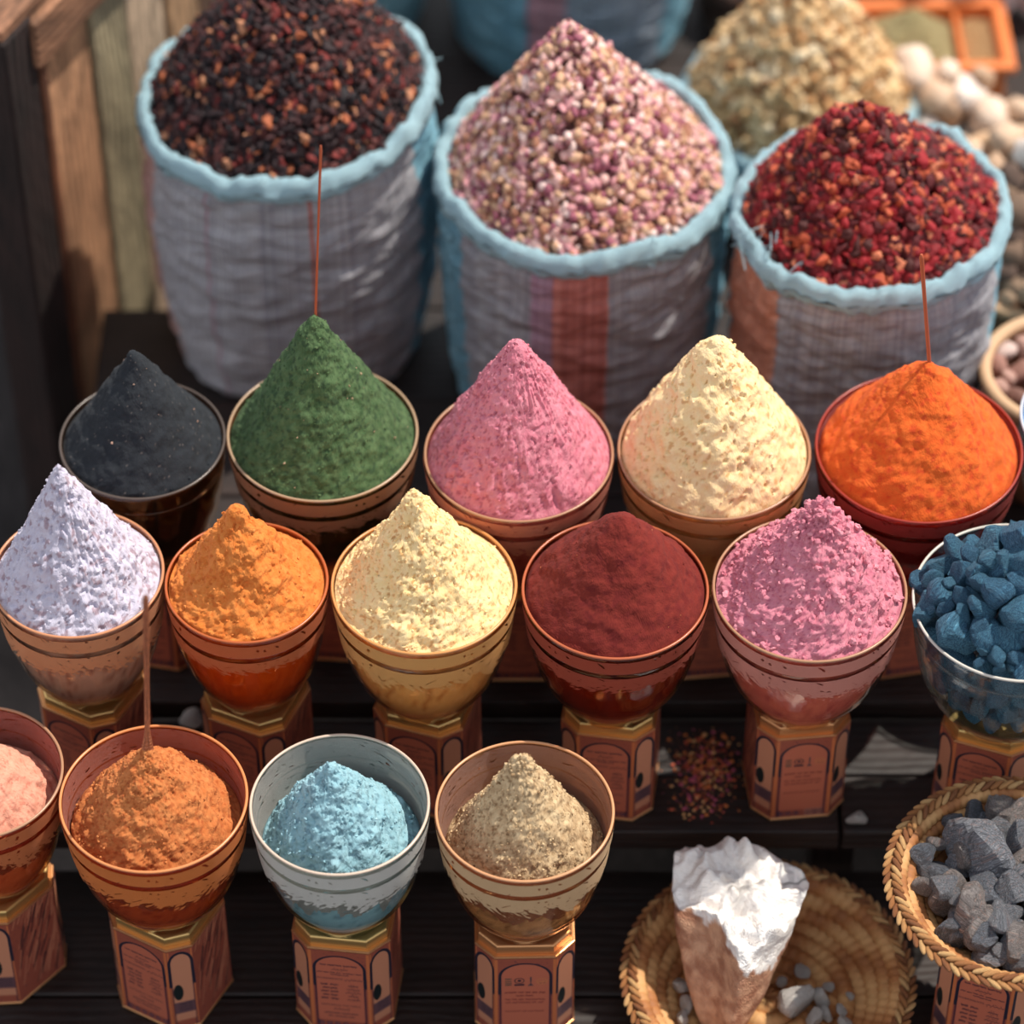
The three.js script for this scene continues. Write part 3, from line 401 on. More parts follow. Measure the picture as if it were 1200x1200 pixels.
// the white and brown rock
const whiteTex = noiseTex(256, (x, y) => { const n = 0.5 + torusNoise(x, y, 10, 4) * 0.6; return [0.82 + 0.16 * n, 0.8 + 0.15 * n, 0.78 + 0.14 * n]; }, true);
{
  const yTop = SH1 + 0.122, d = b1.d - 0.03, tip = atY(846, 1212, SH1 + 0.02);
  const ring = new THREE.CatmullRomCurve3([[945, 1024], [936, 1062], [906, 1096], [874, 1116], [836, 1072], [789, 1044], [793, 1004], [824, 984], [868, 990], [912, 1002]].map(([u, v]) => atY(u, v, yTop)), true, 'centripetal'), RP = ring.getSpacedPoints(120), mid0 = RP.reduce((a, p) => a.add(p), V(0, 0, 0)).multiplyScalar(1 / 121);
  const c0 = lin(206, 158, 126), c1 = lin(158, 106, 80), cw = lin(250, 246, 242);
  const geo = grid(120, 90, (a, b) => { // loft from the point it rests on, up the brown rind, over the broken white top
    const k = Math.round(a * 120), R0 = RP[k].clone().sub(mid0), side = b < 0.62, t = side ? b / 0.62 : 1, q = side ? 0 : (b - 0.62) / 0.38;
    const w = side ? 0.1 + 0.9 * Math.pow(t, 0.5) : 1 - q, cx = lerp(tip.x, mid0.x, Math.pow(t, 0.9)), cz = lerp(tip.z, mid0.z, Math.pow(t, 0.9));
    let p = V(cx + R0.x * w, lerp(tip.y, yTop, t), cz + R0.z * w);
    const lx = p.x - mid0.x, lz = p.z - mid0.z;
    if (!side || t > 0.8) { const m = side ? smooth(0.8, 1, t) : 1; p.y += m * (0.024 * fbm(p.x * 22 + 3, p.z * 22, 2, 3) + 0.007 * Math.abs(N3(p.x * 45, p.z * 45, 5)) - 0.003 + 0.02 * smooth(0.032, 0, Math.hypot(lx + 0.03, lz + 0.026)) + 0.018 * smooth(0.022, 0, Math.hypot(lx - 0.008, lz + 0.03)) - 0.12 * Math.max(0, lz)); }
    const n = 0.007 * fbm(p.x * 24 + 9, p.y * 24, p.z * 24, 4); p.x += R0.x * 12 * n * (side ? t : w); p.z += R0.z * 12 * n * (side ? t : w);
    const e = t - (0.95 - 0.3 * smooth(-0.02, 0.03, lx) * smooth(-0.01, 0.02, lz) + 0.16 * fbm(p.x * 45, p.y * 45, p.z * 45, 3)), kw = side ? smooth(-0.015, 0.015, e) : 1;
    return { p, uv: [a * 0.3, p.y], c: c0.clone().lerp(c1, clamp(0.5 + fbm(p.x * 50, p.y * 50, p.z * 50 + 3, 4) * 1.5, 0, 1)).lerp(cw, kw * (0.93 + 0.07 * N3(p.x * 200, p.y * 200, p.z * 200))) };
  }, true);
  for (let i = 0; i < geo.attributes.position.count; i++) { const q = geo.attributes.position; q.setXYZ(i, q.getX(i) - tip.x, q.getY(i) - tip.y, q.getZ(i) - tip.z); }
  geo.computeVertexNormals();
  single('white_rock', geo, std({ vertexColors: true, roughness: 0.75, bumpMap: rep(GRAIN, 9), bumpScale: 0.0015, side: THREE.DoubleSide }), 'large rock with a white crystalline top and brown rind in the shallow basket', 'rock', tip);
  const rng = rngOf(51), WH = std({ map: whiteTex, bumpMap: stoneBump, bumpScale: 0.002, roughness: 0.6 });
  const hh = (x, z) => SH1 + 0.026;
  [[930, 1178, 26], [962, 1172, 13], [968, 1190, 10], [955, 1195, 12], [985, 1185, 8], [798, 1158, 12], [805, 1180, 12], [940, 1140, 9], [972, 1158, 8], [800, 1196, 10], [996, 1168, 6], [916, 1152, 7], [990, 1200, 9]].forEach(([u, v, s], i) => { const p = marchTo(u, v, hh); const q = single('white_chip', stoneVariants[(i * 3 + 2) % 6], WH, i === 0 ? 'largest white crystal chip lying beside the big rock' : 'small white crystal chip in the shallow basket', 'stone', p, 'white crystal chips in the shallow basket'); q.scale.setScalar(s * d / FPX * 1.05); q.position.y += 0.3 * s * d / FPX; q.rotation.set(rng() * 6, rng() * 6, rng() * 6); if (!i) delete q.userData.group; });
  [[1004, 958, 17, 'whitish crystal lump on the dark shelf beside the tin under the mauve powder'], [222, 842, 20, 'white lump on the shelf between the tins of the lilac and ochre bowls']].forEach(([u, v, s, l], i) => { const p = atY(u, v, SH2 + 0.008); const q = single('crystal_lump', stoneVariants[i + 2], WH, l, 'stone', p); q.scale.setScalar(s * p.d / FPX * 0.8); q.position.y = SH2 + s * p.d / FPX * 0.55; });
}
{ // spilled coloured crumbs on the shelf between the tins
  const rng = rngOf(61), n = 900, im = new THREE.InstancedMesh(GRITGEO[0], std({ roughness: 0.8 }), n), M = new THREE.Matrix4(), cols = [[210, 120, 60], [190, 90, 60], [225, 170, 110], [180, 80, 110], [150, 60, 40]].map((c) => lin(...c));
  im.name = 'spilled_crumbs'; im.userData = { kind: 'stuff', label: 'spilled orange and pink crumbs on the dark shelf between tins', category: 'crumbs' };
  for (let i = 0; i < n; i++) { const g = (rng() + rng() + rng()) / 3, g2 = (rng() + rng()) / 2, p = atY(lerp(770, 880, g), lerp(850, 965, g2), SH2), k = 0.0004 + Math.pow(rng(), 3) * 0.0018; p.z = Math.min(p.z, -2.004); M.makeScale(k, k * 0.7, k).setPosition(p.x, SH2 + k * 0.4, p.z); im.setMatrixAt(i, M); im.setColorAt(i, cols[Math.floor(rng() * 5)]); }
  scene.add(cast(im));
}

// ---------------------------------------------------------------- woven plastic sacks
const weaveBump = noiseTex(64, (x, y) => { const a = Math.sin(x * Math.PI * 16), b = Math.sin(y * Math.PI * 16); return 0.5 + 0.5 * (Math.sin(x * Math.PI * 8) * Math.sin(y * Math.PI * 8) > 0 ? a * a : b * b) - 0.25; });
function sackTex(seed, base, panels, lines) {
  return canvasTex(1024, 512, (x, W, H) => {
    const rng = rngOf(seed); x.fillStyle = `rgb(${base})`; x.fillRect(0, 0, W, H);
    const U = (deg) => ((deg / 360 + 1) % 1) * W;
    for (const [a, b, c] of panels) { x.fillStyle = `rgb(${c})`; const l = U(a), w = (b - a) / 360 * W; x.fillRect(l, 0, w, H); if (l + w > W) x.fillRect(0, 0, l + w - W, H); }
    for (let i = 0; i < W; i += 2) { x.globalAlpha = 0.06 + rng() * 0.16; x.fillStyle = rng() > 0.5 ? 'rgb(255,255,255)' : 'rgb(70,70,90)'; x.fillRect(i, 0, 1.5, H); }
    for (let j = 0; j < H; j += 2) { x.globalAlpha = 0.04 + rng() * 0.1; x.fillStyle = rng() > 0.5 ? 'rgb(255,255,255)' : 'rgb(60,70,90)'; x.fillRect(0, j, W, 1.5); }
    x.globalAlpha = 0.85; for (const [a, c, w] of lines) { x.fillStyle = `rgb(${c})`; x.fillRect(U(a), 0, w, H); } x.globalAlpha = 1;
  });
}
function sack(o) {
  const c = o.c, R = o.R, y0 = o.y0, Ht = c.y - y0, S = o.seed * 5.7;
  const g = thing('woven_sack', o.label, 'sack', V(c.x, y0, c.z), 0);
  const wob = (th) => 1 + 0.03 * fbm(Math.cos(th) * 1.4 + S, Math.sin(th) * 1.4, 3, 2), rimY = (th) => Ht + 0.012 * fbm(Math.cos(th) * 1.6 + S, Math.sin(th) * 1.6, 8, 3) + (o.tiltZ || 0) * Math.cos(th) * R + (o.tiltX || 0) * Math.sin(th) * R;
  const body = grid(160, 110, (a, b, au) => {
    const th = a * Math.PI * 2, y = b * rimY(th), t = b, bul = (o.belly ?? 0.06) * Math.sin(Math.PI * Math.min(1, t * 1.02)) - 0.10 * Math.pow(1 - t, 3);
    let r = R * wob(th) * (1 + bul) - 0.002;
    const fold = fbm(Math.cos(th) * 1.7 + S, y * 30, Math.sin(th) * 1.7, 3), f2 = Math.abs(fbm(Math.cos(th) * 2.6 + S + 4, y * 62 + Math.sin(th * 3) * 1.5, Math.sin(th) * 2.6, 2));
    r += (0.007 * fold - 0.006 * f2 + 0.003) * smooth(1, 0.9, t) * (o.fold ?? 1);
    r -= 0.0035 * smooth(0.9, 0.925, t) * smooth(0.965, 0.93, t);
    return { p: V(Math.sin(th) * r, y, Math.cos(th) * r), uv: [au, b] };
  }, true);
  part('sack_body', body, o.mat, g);
  const rim = grid(200, 12, (a, b) => { // rolled-over hem
    const th = a * Math.PI * 2, ph = b * Math.PI * 2, rr = (o.roll ?? 0.0098) * (1 + 0.5 * fbm(Math.cos(th) * 5 + S, Math.sin(th) * 5, ph * 0.4, 3)), r0 = R * wob(th);
    const r = r0 + Math.cos(ph) * rr * 0.85, y = rimY(th) - 0.004 + Math.sin(ph) * rr * 1.45 + 0.0012 * fbm(Math.cos(th) * 30, Math.sin(th) * 30, ph, 2);
    return { p: V(Math.sin(th) * r, y, Math.cos(th) * r), uv: [th * R * 20, ph * 0.4] };
  }, false);
  const hem = part('rolled_hem', rim, o.rimMat, g);
  const rng = rngOf(o.seed + 900); for (let i = 0; i < (o.threads ?? 7); i++) { const th = (o.threadAt ?? 1.2) + (rng() - 0.5) * 0.5, r = R * wob(th), y = rimY(th), p = V(Math.sin(th) * r, y, Math.cos(th) * r), q = (k) => V((rng() - 0.5) * k, (rng() - 0.35) * k, (rng() - 0.5) * k); part('frayed_thread', tube([p, p.clone().add(q(0.02)), p.clone().add(q(0.04)), p.clone().add(q(0.04))], 0.0006, 14, 5), o.rimMat, hem); }
  return { c, R: R * 0.95, g, Ht };
}
const hemMat = std({ color: lin(176, 212, 224), bumpMap: rep(weaveBump, 4), bumpScale: 0.0012, roughness: 0.75 });
const weave = weaveBump.clone(); weave.repeat.set(36, 14); weave.needsUpdate = true;
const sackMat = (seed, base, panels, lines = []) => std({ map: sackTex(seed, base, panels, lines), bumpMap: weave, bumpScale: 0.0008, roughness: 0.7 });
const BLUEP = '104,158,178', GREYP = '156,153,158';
const sk = (u, v, w, d) => { const c = atD(u, v, d); return { c, R: w * d / FPX / 2 }; };
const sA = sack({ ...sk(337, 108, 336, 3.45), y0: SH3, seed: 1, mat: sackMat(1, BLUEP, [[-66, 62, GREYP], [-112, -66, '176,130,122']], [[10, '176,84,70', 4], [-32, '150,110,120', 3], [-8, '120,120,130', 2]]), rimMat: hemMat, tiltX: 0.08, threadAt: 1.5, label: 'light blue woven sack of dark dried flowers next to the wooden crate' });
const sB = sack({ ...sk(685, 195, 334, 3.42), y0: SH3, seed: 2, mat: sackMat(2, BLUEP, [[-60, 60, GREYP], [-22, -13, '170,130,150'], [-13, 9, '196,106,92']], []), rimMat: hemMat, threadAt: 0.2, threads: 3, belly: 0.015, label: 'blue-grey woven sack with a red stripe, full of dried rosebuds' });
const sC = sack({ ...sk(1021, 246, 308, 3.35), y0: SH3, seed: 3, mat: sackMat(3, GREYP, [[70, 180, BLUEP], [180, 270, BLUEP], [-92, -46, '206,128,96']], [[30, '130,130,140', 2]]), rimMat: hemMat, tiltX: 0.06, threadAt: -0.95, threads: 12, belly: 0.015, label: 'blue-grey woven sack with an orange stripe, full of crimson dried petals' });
const backMat = sackMat(4, BLUEP, [[-20, -2, '176,120,130'], [-2, 50, '140,152,166']]);
const sD = sack({ ...sk(668, -150, 298, 3.86), y0: SH3, seed: 4, mat: backMat, rimMat: hemMat, belly: 0.01, label: 'tall blue woven sack with a mauve stripe behind the rosebuds' });
const sE = sack({ ...sk(358, -128, 284, 3.9), y0: SH3, seed: 5, mat: sackMat(5, '120,164,174', []), rimMat: hemMat, belly: 0.01, label: 'pale blue woven sack behind the sack of dark dried flowers' });
const sF = sack({ ...sk(935, 118, 262, 3.74), y0: SH3, seed: 6, mat: sackMat(6, BLUEP, []), rimMat: hemMat, label: 'light blue woven sack of beige dried flowers behind the crimson petals' });
sack({ ...sk(866, -30, 88, 3.98), y0: SH3, seed: 7, mat: std({ color: lin(96, 70, 58), bumpMap: weave, bumpScale: 0.001 }), rimMat: std({ color: lin(86, 62, 52) }), threads: 0, label: 'dark brown sack wedged behind the beige flower sack' });

// ---- what the sacks hold: 300 pieces one by one, the rest of each heap as one
function budGeo(seed, o) { const r = rngOf(seed), g = mergeVertices(new THREE.IcosahedronGeometry(1, 2).deleteAttribute('uv').deleteAttribute('normal')), p = g.attributes.position, v = V(0, 0, 0); for (let i = 0; i < p.count; i++) { v.fromBufferAttribute(p, i); const n = fbm(v.x * o.f + seed, v.y * o.f, v.z * o.f, 2), k = 1 + o.a * n; v.multiplyScalar(k); v.x *= o.s[0]; v.y *= o.s[1]; v.z *= o.s[2]; if (o.curl) { v.z += o.curl * v.x * v.x; v.y += o.curl * 0.5 * v.x * v.z; } if (o.taper) { const q = 1 - o.taper * (v.y * 0.5 + 0.3); v.x *= q; v.z *= q; } p.setXYZ(i, v.x, v.y, v.z); } g.computeVertexNormals(); return g; }
function pile(S, o) {
  const rng = rngOf(o.seed), H = o.apexH, ax = o.ax || 0, R = S.R, org = S.c, base = -0.006;
  const prof = (t) => { const rnd = o.tip || 0.12, q = Math.sqrt(t * t + rnd * rnd) - rnd, m = Math.sqrt(1 + rnd * rnd) - rnd; return base + (H - base) * Math.pow(clamp(1 - q / m, 0, 1), o.pow || 1); };
  const at = (th, t) => { const n0 = 0.012 * fbm(Math.cos(th) * t * 2 + o.seed, Math.sin(th) * t * 2, 1, 3) * (1 - t); return V(Math.sin(th) * t * R + ax * (1 - t), prof(t) + n0 + (o.tiltX || 0) * Math.sin(th) * t * R, Math.cos(th) * t * R); };
  const core = grid(64, 30, (a, b) => ({ p: at(a * Math.PI * 2, b * 0.995).add(V(0, -o.size * 0.4, 0)) }), true); core.index.array.reverse(); core.computeVertexNormals();
  const m = cast(new THREE.Mesh(core, std({ color: lin(...o.coreColor), side: THREE.DoubleSide }))); m.name = numbered(o.name + '_heap'); m.position.copy(org); m.userData = { kind: 'stuff', label: o.heapLabel, category: o.cat + ' heap' }; scene.add(m);
  const items = []; const cols = o.colors.map((c) => lin(...c[0])), cum = []; o.colors.reduce((s, c, i) => (cum[i] = s + c[1]), 0);
  const toCam = V(0, CAMY, 0).sub(org).normalize();
  for (let i = 0; i < o.n; i++) {
    const t = Math.sqrt(rng()) * 0.985, th = rng() * Math.PI * 2, p = at(th, t), sz = o.size * (0.65 + rng() * 0.7), k = rng() * cum[cum.length - 1], ci = cum.findIndex((c) => k < c);
    const n = V(Math.sin(th), 0.6, Math.cos(th)).normalize(), lift = (rng() - 0.25) * o.size * 0.6; p.addScaledVector(n, lift);
    const e = new THREE.Euler(rng() * 6.3, rng() * 6.3, rng() * 6.3); items.push({ p, sz, ci, e, score: n.dot(toCam) * 0.02 + lift + sz * 1.2, gi: Math.floor(rng() * o.geos.length), st: [0.8 + rng() * 0.4, 0.8 + rng() * 0.5, 0.8 + rng() * 0.4] });
  }
  items.sort((a, b) => b.score - a.score);
  const mats = cols.map((c) => std({ color: c, roughness: o.rough ?? 0.75 })), nOne = Math.min(300, items.length);
  for (let i = 0; i < nOne; i++) { const q = items[i], s = single(o.name, o.geos[q.gi], mats[q.ci], o.label, o.cat, q.p.clone().add(org), o.group); s.scale.set(q.sz / 2 * q.st[0], q.sz / 2 * q.st[1], q.sz / 2 * q.st[2]); s.rotation.copy(q.e); }
  const M = new THREE.Matrix4(), Q = new THREE.Quaternion();
  o.geos.forEach((geo, gi) => { const list = items.slice(nOne).filter((q) => q.gi === gi), im = cast(new THREE.InstancedMesh(geo, std({ roughness: o.rough ?? 0.75 }), list.length)); im.name = o.name + '_pieces'; stuffOf(im); list.forEach((q, i) => { M.compose(q.p, Q.setFromEuler(q.e), V(q.sz / 2 * q.st[0], q.sz / 2 * q.st[1], q.sz / 2 * q.st[2])); im.setMatrixAt(i, M); im.setColorAt(i, cols[q.ci]); }); m.add(im); });
}
const apexOf = (S, v, vc) => (vc - v) * S.c.d / FPX / 0.75;
pile(sB, { seed: 71, name: 'dried_rosebud', cat: 'rosebud', label: 'small dried pink rosebud on the heap in the striped sack', heapLabel: 'heap of small dried pink and beige rosebuds in the striped sack', group: 'dried rosebuds in the striped sack', apexH: apexOf(sB, 40, 188), ax: -0.018, tip: 0.07, pow: 0.98, n: 4600, size: 0.0095, coreColor: [96, 62, 52], geos: [budGeo(1, { f: 1.6, a: 0.25, s: [0.85, 1.15, 0.85], taper: 0.3 }), budGeo(2, { f: 2.2, a: 0.35, s: [0.75, 1.25, 0.8], taper: 0.5 }), budGeo(3, { f: 2.5, a: 0.4, s: [0.9, 0.9, 0.6] })], colors: [[[222, 176, 168], 3], [[206, 146, 150], 3], [[206, 164, 132], 4], [[164, 112, 88], 3], [[150, 84, 100], 2.4], [[104, 58, 60], 2], [[236, 206, 198], 1.6]] });
pile(sA, { seed: 72, name: 'dark_petal', cat: 'petal', label: 'dark dried flower piece on the heap in the sack by the crate', heapLabel: 'heap of nearly black dried flowers with reddish flecks in the blue sack', group: 'dark dried flowers in the sack by the crate', apexH: apexOf(sA, -30, 100), ax: 0.0, tiltX: 0.08, pow: 0.85, n: 4600, size: 0.0105, coreColor: [22, 14, 16], geos: [budGeo(11, { f: 1.8, a: 0.6, s: [1.2, 0.5, 0.7], curl: 0.4 }), budGeo(12, { f: 2.4, a: 0.6, s: [0.8, 0.9, 0.5] }), budGeo(13, { f: 1.4, a: 0.5, s: [1.5, 0.3, 0.3], curl: 0.3 })], colors: [[[40, 22, 26], 6], [[62, 30, 32], 4], [[92, 44, 40], 2.4], [[26, 18, 24], 4], [[168, 92, 58], 1.2], [[190, 130, 96], 0.7], [[120, 40, 36], 1]] });
pile(sC, { seed: 73, name: 'crimson_petal', cat: 'petal', label: 'crimson dried petal on the heap in the orange striped sack', heapLabel: 'heap of crimson and rust dried petals in the orange striped sack', group: 'crimson dried petals in the orange striped sack', apexH: apexOf(sC, 138, 244), ax: -0.024, tiltX: 0.06, pow: 1.0, n: 3600, size: 0.0125, coreColor: [50, 14, 14], geos: [budGeo(21, { f: 1.8, a: 0.7, s: [1.1, 0.5, 0.8], curl: 0.5 }), budGeo(22, { f: 2.4, a: 0.7, s: [0.8, 1, 0.45], curl: 0.3 }), budGeo(23, { f: 2, a: 0.6, s: [0.9, 0.7, 0.7] })], colors: [[[126, 18, 26], 5], [[152, 26, 34], 3], [[84, 14, 20], 4], [[178, 78, 48], 2.4], [[198, 116, 84], 1.4], [[70, 22, 20], 2.5]] });
pile(sF, { seed: 74, name: 'beige_flower', cat: 'flower', label: 'beige dried flower head on the heap behind the crimson petals', heapLabel: 'heap of beige dried flowers behind the crimson petals', group: 'beige dried flowers in the back sack', apexH: apexOf(sF, -22, 112), ax: -0.004, pow: 0.8, n: 2600, size: 0.0135, coreColor: [130, 96, 60], geos: [budGeo(31, { f: 2, a: 0.5, s: [0.9, 0.9, 0.9] }), budGeo(32, { f: 2.4, a: 0.6, s: [1.2, 0.6, 0.7], curl: 0.3 })], colors: [[[226, 192, 144], 4], [[206, 166, 116], 3], [[178, 130, 82], 2], [[238, 214, 176], 2], [[140, 96, 58], 1]] });

// ---------------------------------------------------------------- wooden crate at the side
{
  const A = atD(33, 67, 3.4), yT = A.y + 0.055, dir = V(0.46, 0, -0.888).normalize(), turn = Math.atan2(-dir.z, dir.x);
  const g = thing('wooden_crate', 'tall wooden crate with a dark corner post and weathered plank side', 'crate', V(A.x, 0, A.z), turn); // local x runs along the plank side, local z faces it
  const Hc = yT, top = Hc - 0.05;
  const cols = [[232, 182, 142], [186, 178, 148], [250, 226, 198], [236, 194, 152], [124, 96, 80]], ws = [0.082, 0.064, 0.07, 0.06, 0.04]; let s = 0.014;
  ws.forEach((w, i) => { const b = part('plank', box(w - 0.0035, top - 0.002 * i, 0.016, 0.003), wood(...cols[i]), g); b.position.set(s + w / 2, (top - 0.002 * i) / 2, -0.004 + (i % 2) * 0.003); b.geometry.rotateZ(0); s += w; });
  const rail = part('rail', box(s + 0.02, 0.055, 0.03, 0.004), wood(168, 126, 98), g); rail.position.set(s / 2, Hc - 0.03, 0.004);
  const post = part('corner_post', box(0.05, Hc + 0.004, 0.05, 0.004), wood(50, 34, 32), g); post.position.set(-0.028, Hc / 2, -0.012);
  const edge = part('edge_strip', box(0.012, Hc - 0.006, 0.03, 0.003), wood(132, 84, 58), g); edge.position.set(0.005, Hc / 2, -0.002);
  const lid = part('top_board', box(s + 0.06, 0.014, 0.3, 0.003), wood(176, 132, 104), g); lid.position.set(s / 2 - 0.02, Hc + 0.008, -0.14);
  for (let i = 0; i < 3; i++) { const b = part('end_plank', box(0.014, top, 0.085, 0.003), wood(70 + i * 8, 70 + i * 4, 74), g); b.position.set(-0.03, top / 2, -0.085 - i * 0.09); }
}

// ---------------------------------------------------------------- right-hand background: baskets, bulbs, orange tray
const rimBeige = std({ color: lin(206, 168, 132), roughness: 0.7 });
const lumpGeos = [1, 2, 3].map((k) => budGeo(60 + k, { f: 1.3, a: 0.35, s: [0.85, 1.1, 0.8], taper: 0.35 }));
function plainBasket(c, R, H, label) {
  const g = thing('round_basket', label, 'basket', V(c.x, c.y - H, c.z));
  const pts = [[0.001, 0], [R * 0.6, 0], [R * 0.78, H * 0.35], [R * 0.94, H * 0.75], [R, H], [R - 0.006, H], [R * 0.88, H * 0.7], [R * 0.7, H * 0.32], [R * 0.5, 0.008], [0.001, 0.008]];
  part('basket_wall', new THREE.LatheGeometry(pts.map((p) => new THREE.Vector2(...p)), 64), std({ color: lin(150, 110, 80), roughness: 0.8, bumpMap: woodBump, bumpScale: 0.003, side: THREE.DoubleSide }), g);
  const t = part('rim', new THREE.TorusGeometry(R - 0.002, 0.0065, 10, 80), rimBeige, g); t.rotation.x = Math.PI / 2; t.position.y = H; return g;
}
{
  const rng = rngOf(81), brown = [[150, 108, 96], [178, 140, 128], [120, 84, 74], [208, 184, 176]].map((c) => std({ color: lin(...c), roughness: 0.8 }));
  const c = atD(1244, 436, 3.42), R = 94 * 3.36 / FPX; plainBasket(c, R, c.y - SH3, 'small round basket of brown nuts beside the bowl of orange powder');
  [[1168, 430, 17], [1165, 458, 17], [1190, 466, 16], [1178, 412, 13], [1196, 436, 17], [1205, 410, 18], [1215, 455, 18], [1225, 430, 20], [1240, 470, 18], [1250, 440, 20], [1260, 415, 20], [1235, 400, 16], [1275, 450, 18], [1182, 445, 12], [1208, 485, 14]].forEach(([u, v, s], i) => { const p = atY(u, v, c.y - 0.012); const m = single('brown_nut', lumpGeos[i % 3], brown[i % 4], 'knobbly brown nut in the small round basket', 'nut', p, 'nuts in the small round basket'); m.scale.setScalar(s * 3.36 / FPX * 1.1); m.rotation.set(rng() * 6, rng() * 6, rng() * 6); });
  const c2 = atD(1235, 262, 3.62), R2 = 168 * 3.62 / FPX; plainBasket(c2, R2, c2.y - SH3, 'large round basket heaped with pale bulbs and brown roots');
  const pale = [[224, 200, 180], [206, 176, 150], [236, 220, 208], [188, 154, 126]].map((q) => std({ color: lin(...q), roughness: 0.7 })), dk = [[120, 96, 80], [96, 76, 66], [150, 122, 100]].map((q) => std({ color: lin(...q), roughness: 0.85 }));
  const hh = (x, z) => { const q = Math.hypot(x - c2.x, z - c2.z) / R2; return q > 1.02 ? -9 : c2.y - 0.012 + 0.15 * Math.pow(Math.max(0, 1 - q), 0.9); };
  const core = grid(48, 16, (a, b) => { const th = a * 6.28319, r = b * R2 * 0.93, x = c2.x + Math.sin(th) * r, z = c2.z + Math.cos(th) * r; return { p: V(x, Math.max(c2.y - 0.04, hh(x, z) - 0.02), z) }; }, true); core.index.array.reverse(); core.computeVertexNormals();
  const cm = single('root_heap', core, std({ color: lin(92, 72, 60), side: THREE.DoubleSide }), 'brown root fibres packed under the pale bulbs', 'roots'); cm.userData.kind = 'stuff';
  [[1072, 82, 34], [1094, 112, 36], [1132, 110, 30], [1112, 130, 26], [1160, 138, 34], [1180, 165, 30], [1085, 150, 24], [1100, 168, 26], [1118, 178, 28], [1140, 188, 26], [1072, 170, 22], [1150, 90, 20], [1110, 86, 22], [1192, 130, 24], [1210, 180, 30], [1240, 150, 34], [1230, 110, 30]].forEach(([u, v, s], i) => { const p = marchTo(u, v, hh) || atD(u, v, 3.74); const m = single('pale_bulb', lumpGeos[i % 3], pale[i % 4], 'pale rounded bulb heaped in the large round basket', 'bulb', p, 'pale bulbs in the large basket'); m.scale.setScalar(s * 3.65 / FPX * 0.95); m.rotation.set(0.5 + rng(), rng() * 6, -0.5 + rng()); });
  [[1172, 205, 26], [1192, 215, 28], [1180, 235, 28], [1196, 250, 28], [1186, 275, 26], [1168, 290, 22], [1194, 300, 26], [1176, 320, 24], [1194, 335, 24], [1165, 345, 18], [1182, 352, 20], [1196, 190, 20], [1155, 300, 16], [1215, 230, 30], [1220, 290, 30], [1215, 340, 26]].forEach(([u, v, s], i) => { const p = marchTo(u, v, hh) || atD(u, v, 3.6); const m = single('brown_root', lumpGeos[(i + 1) % 3], i % 5 === 0 ? pale[3] : dk[i % 3], 'dull brown dried root piece in the large round basket', 'root', p, 'brown roots in the large basket'); m.scale.setScalar(s * 3.6 / FPX * 0.95); m.rotation.set(rng() * 6, rng() * 6, rng() * 6); });
}
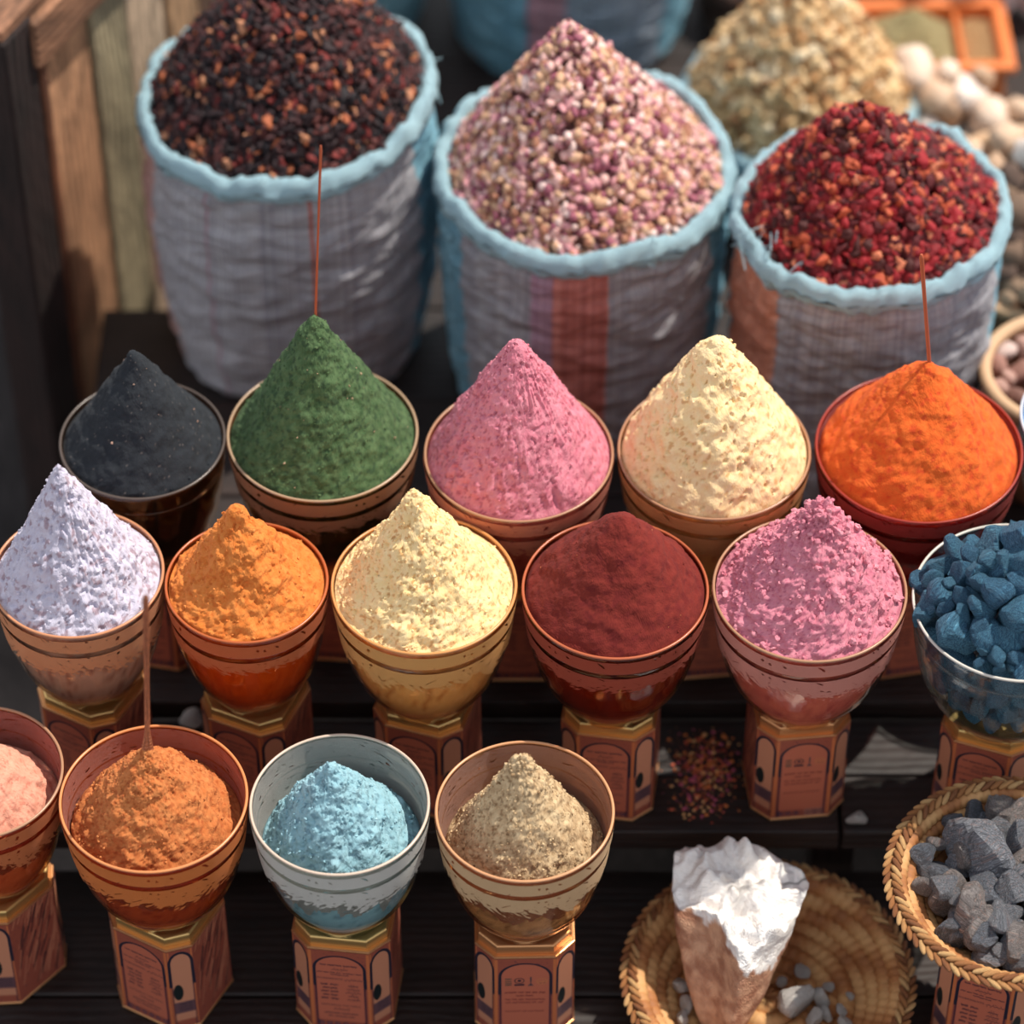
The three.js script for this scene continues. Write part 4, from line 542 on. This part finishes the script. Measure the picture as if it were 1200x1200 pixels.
{ // orange plastic tray with two compartments
  const OR = std({ color: lin(228, 126, 66), roughness: 0.45 }), c = atD(1096, 80, 3.86), w = 0.15, dp = 0.1, h = 0.05, g = thing('plastic_tray', 'orange plastic divided tray with mounds of powder in the background', 'tray', V(c.x, c.y - h, c.z - dp / 2), 0.04);
  const add = (n, W, H2, D, x, y, z) => { part(n, box(W, H2, D, 0.003), OR, g).position.set(x, y, z); };
  add('tray_base', w * 0.9, 0.006, dp * 0.9, 0, 0.003, 0); add('tray_wall', w, h, 0.006, 0, h / 2, dp / 2); add('tray_wall', w, h, 0.006, 0, h / 2, -dp / 2); add('tray_wall', 0.006, h, dp - 0.008, -w / 2 + 0.003, h / 2, 0); add('tray_wall', 0.006, h, dp - 0.008, w / 2 - 0.003, h / 2, 0); add('divider', 0.006, h * 0.94, dp - 0.014, 0.03, h * 0.47 + 0.006, 0);
  add('tray_lip', w + 0.02, 0.01, 0.014, 0, h + 0.002, dp / 2 + 0.004); add('tray_lip', w + 0.02, 0.01, 0.014, 0, h + 0.002, -dp / 2 - 0.004); add('tray_lip', 0.014, 0.01, dp - 0.004, w / 2 + 0.003, h + 0.002, 0); add('tray_lip', 0.014, 0.01, dp - 0.004, -w / 2 - 0.003, h + 0.002, 0);
  const mound = (x, wx, hgt, col, label) => { const ge = grid(48, 20, (a, b) => { const th = a * 6.28319, sq = Math.pow(Math.pow(Math.abs(Math.cos(th)), 6) + Math.pow(Math.abs(Math.sin(th)), 6), -1 / 6), X = Math.cos(th) * sq * b * wx / 2, Z = Math.sin(th) * sq * b * (dp / 2 - 0.008); return { p: V(X, Math.max(0, hgt * (1 - b * 1.02)) + 0.003 * fbm(X * 60, Z * 60, 1), Z) }; }, true); const m = single('spice_heap', ge, std({ color: lin(...col), side: THREE.DoubleSide, bumpMap: GRAIN30, bumpScale: 0.002 }), label, 'spice heap', V(g.position.x + x, g.position.y + h * 0.86, g.position.z)); };
  mound(-0.023, 0.094, 0.05, [228, 208, 150], 'greenish beige powder mound in the orange plastic tray'); mound(0.053, 0.036, 0.008, [236, 184, 128], 'tan powder in the small compartment of the orange plastic tray');
  const bx = thing('tray_stand', 'low wooden stand carrying the orange plastic tray', 'stand', V(g.position.x, SH3, g.position.z)); part('stand_top', box(0.17, g.position.y - SH3 - 0.002, 0.11, 0.004), wood(110, 84, 66), bx).position.y = (g.position.y - SH3) / 2;
}
{ // far odds and ends above the tray
  const jar = atD(1046, 0, 4.02), gj = thing('clay_jar', 'dark red clay jar behind the orange tray', 'jar', V(jar.x, SH3, jar.z)), hj = 0.09;
  part('jar_body', new THREE.LatheGeometry([[0.001, 0], [0.04, 0], [0.055, hj * 0.5], [0.035, hj * 0.9], [0.04, hj], [0.03, hj], [0.001, hj * 0.9]].map((p) => new THREE.Vector2(...p)), 40), std({ color: lin(128, 34, 30), roughness: 0.5 }), gj);
  const cl = atD(1172, 10, 4.0), ge = grid(24, 16, (a, b) => ({ p: V((a - 0.5) * 0.12 + 0.01 * Math.sin(b * 9), (0.5 - b) * 0.2 + 0.03, 0.02 * Math.sin(a * 14 + b * 2)) }));
  const sw = thing('hanging_cloth', 'pale pink cloth hanging behind the orange tray', 'cloth', V(cl.x, SH3 + 0.072, cl.z)); part('cloth', ge, std({ color: lin(226, 196, 190), side: THREE.DoubleSide }), sw);
}
scene.traverse((o) => { if (o.isMesh) { o.castShadow = true; o.receiveShadow = true; } });
renderer.render(scene, camera);
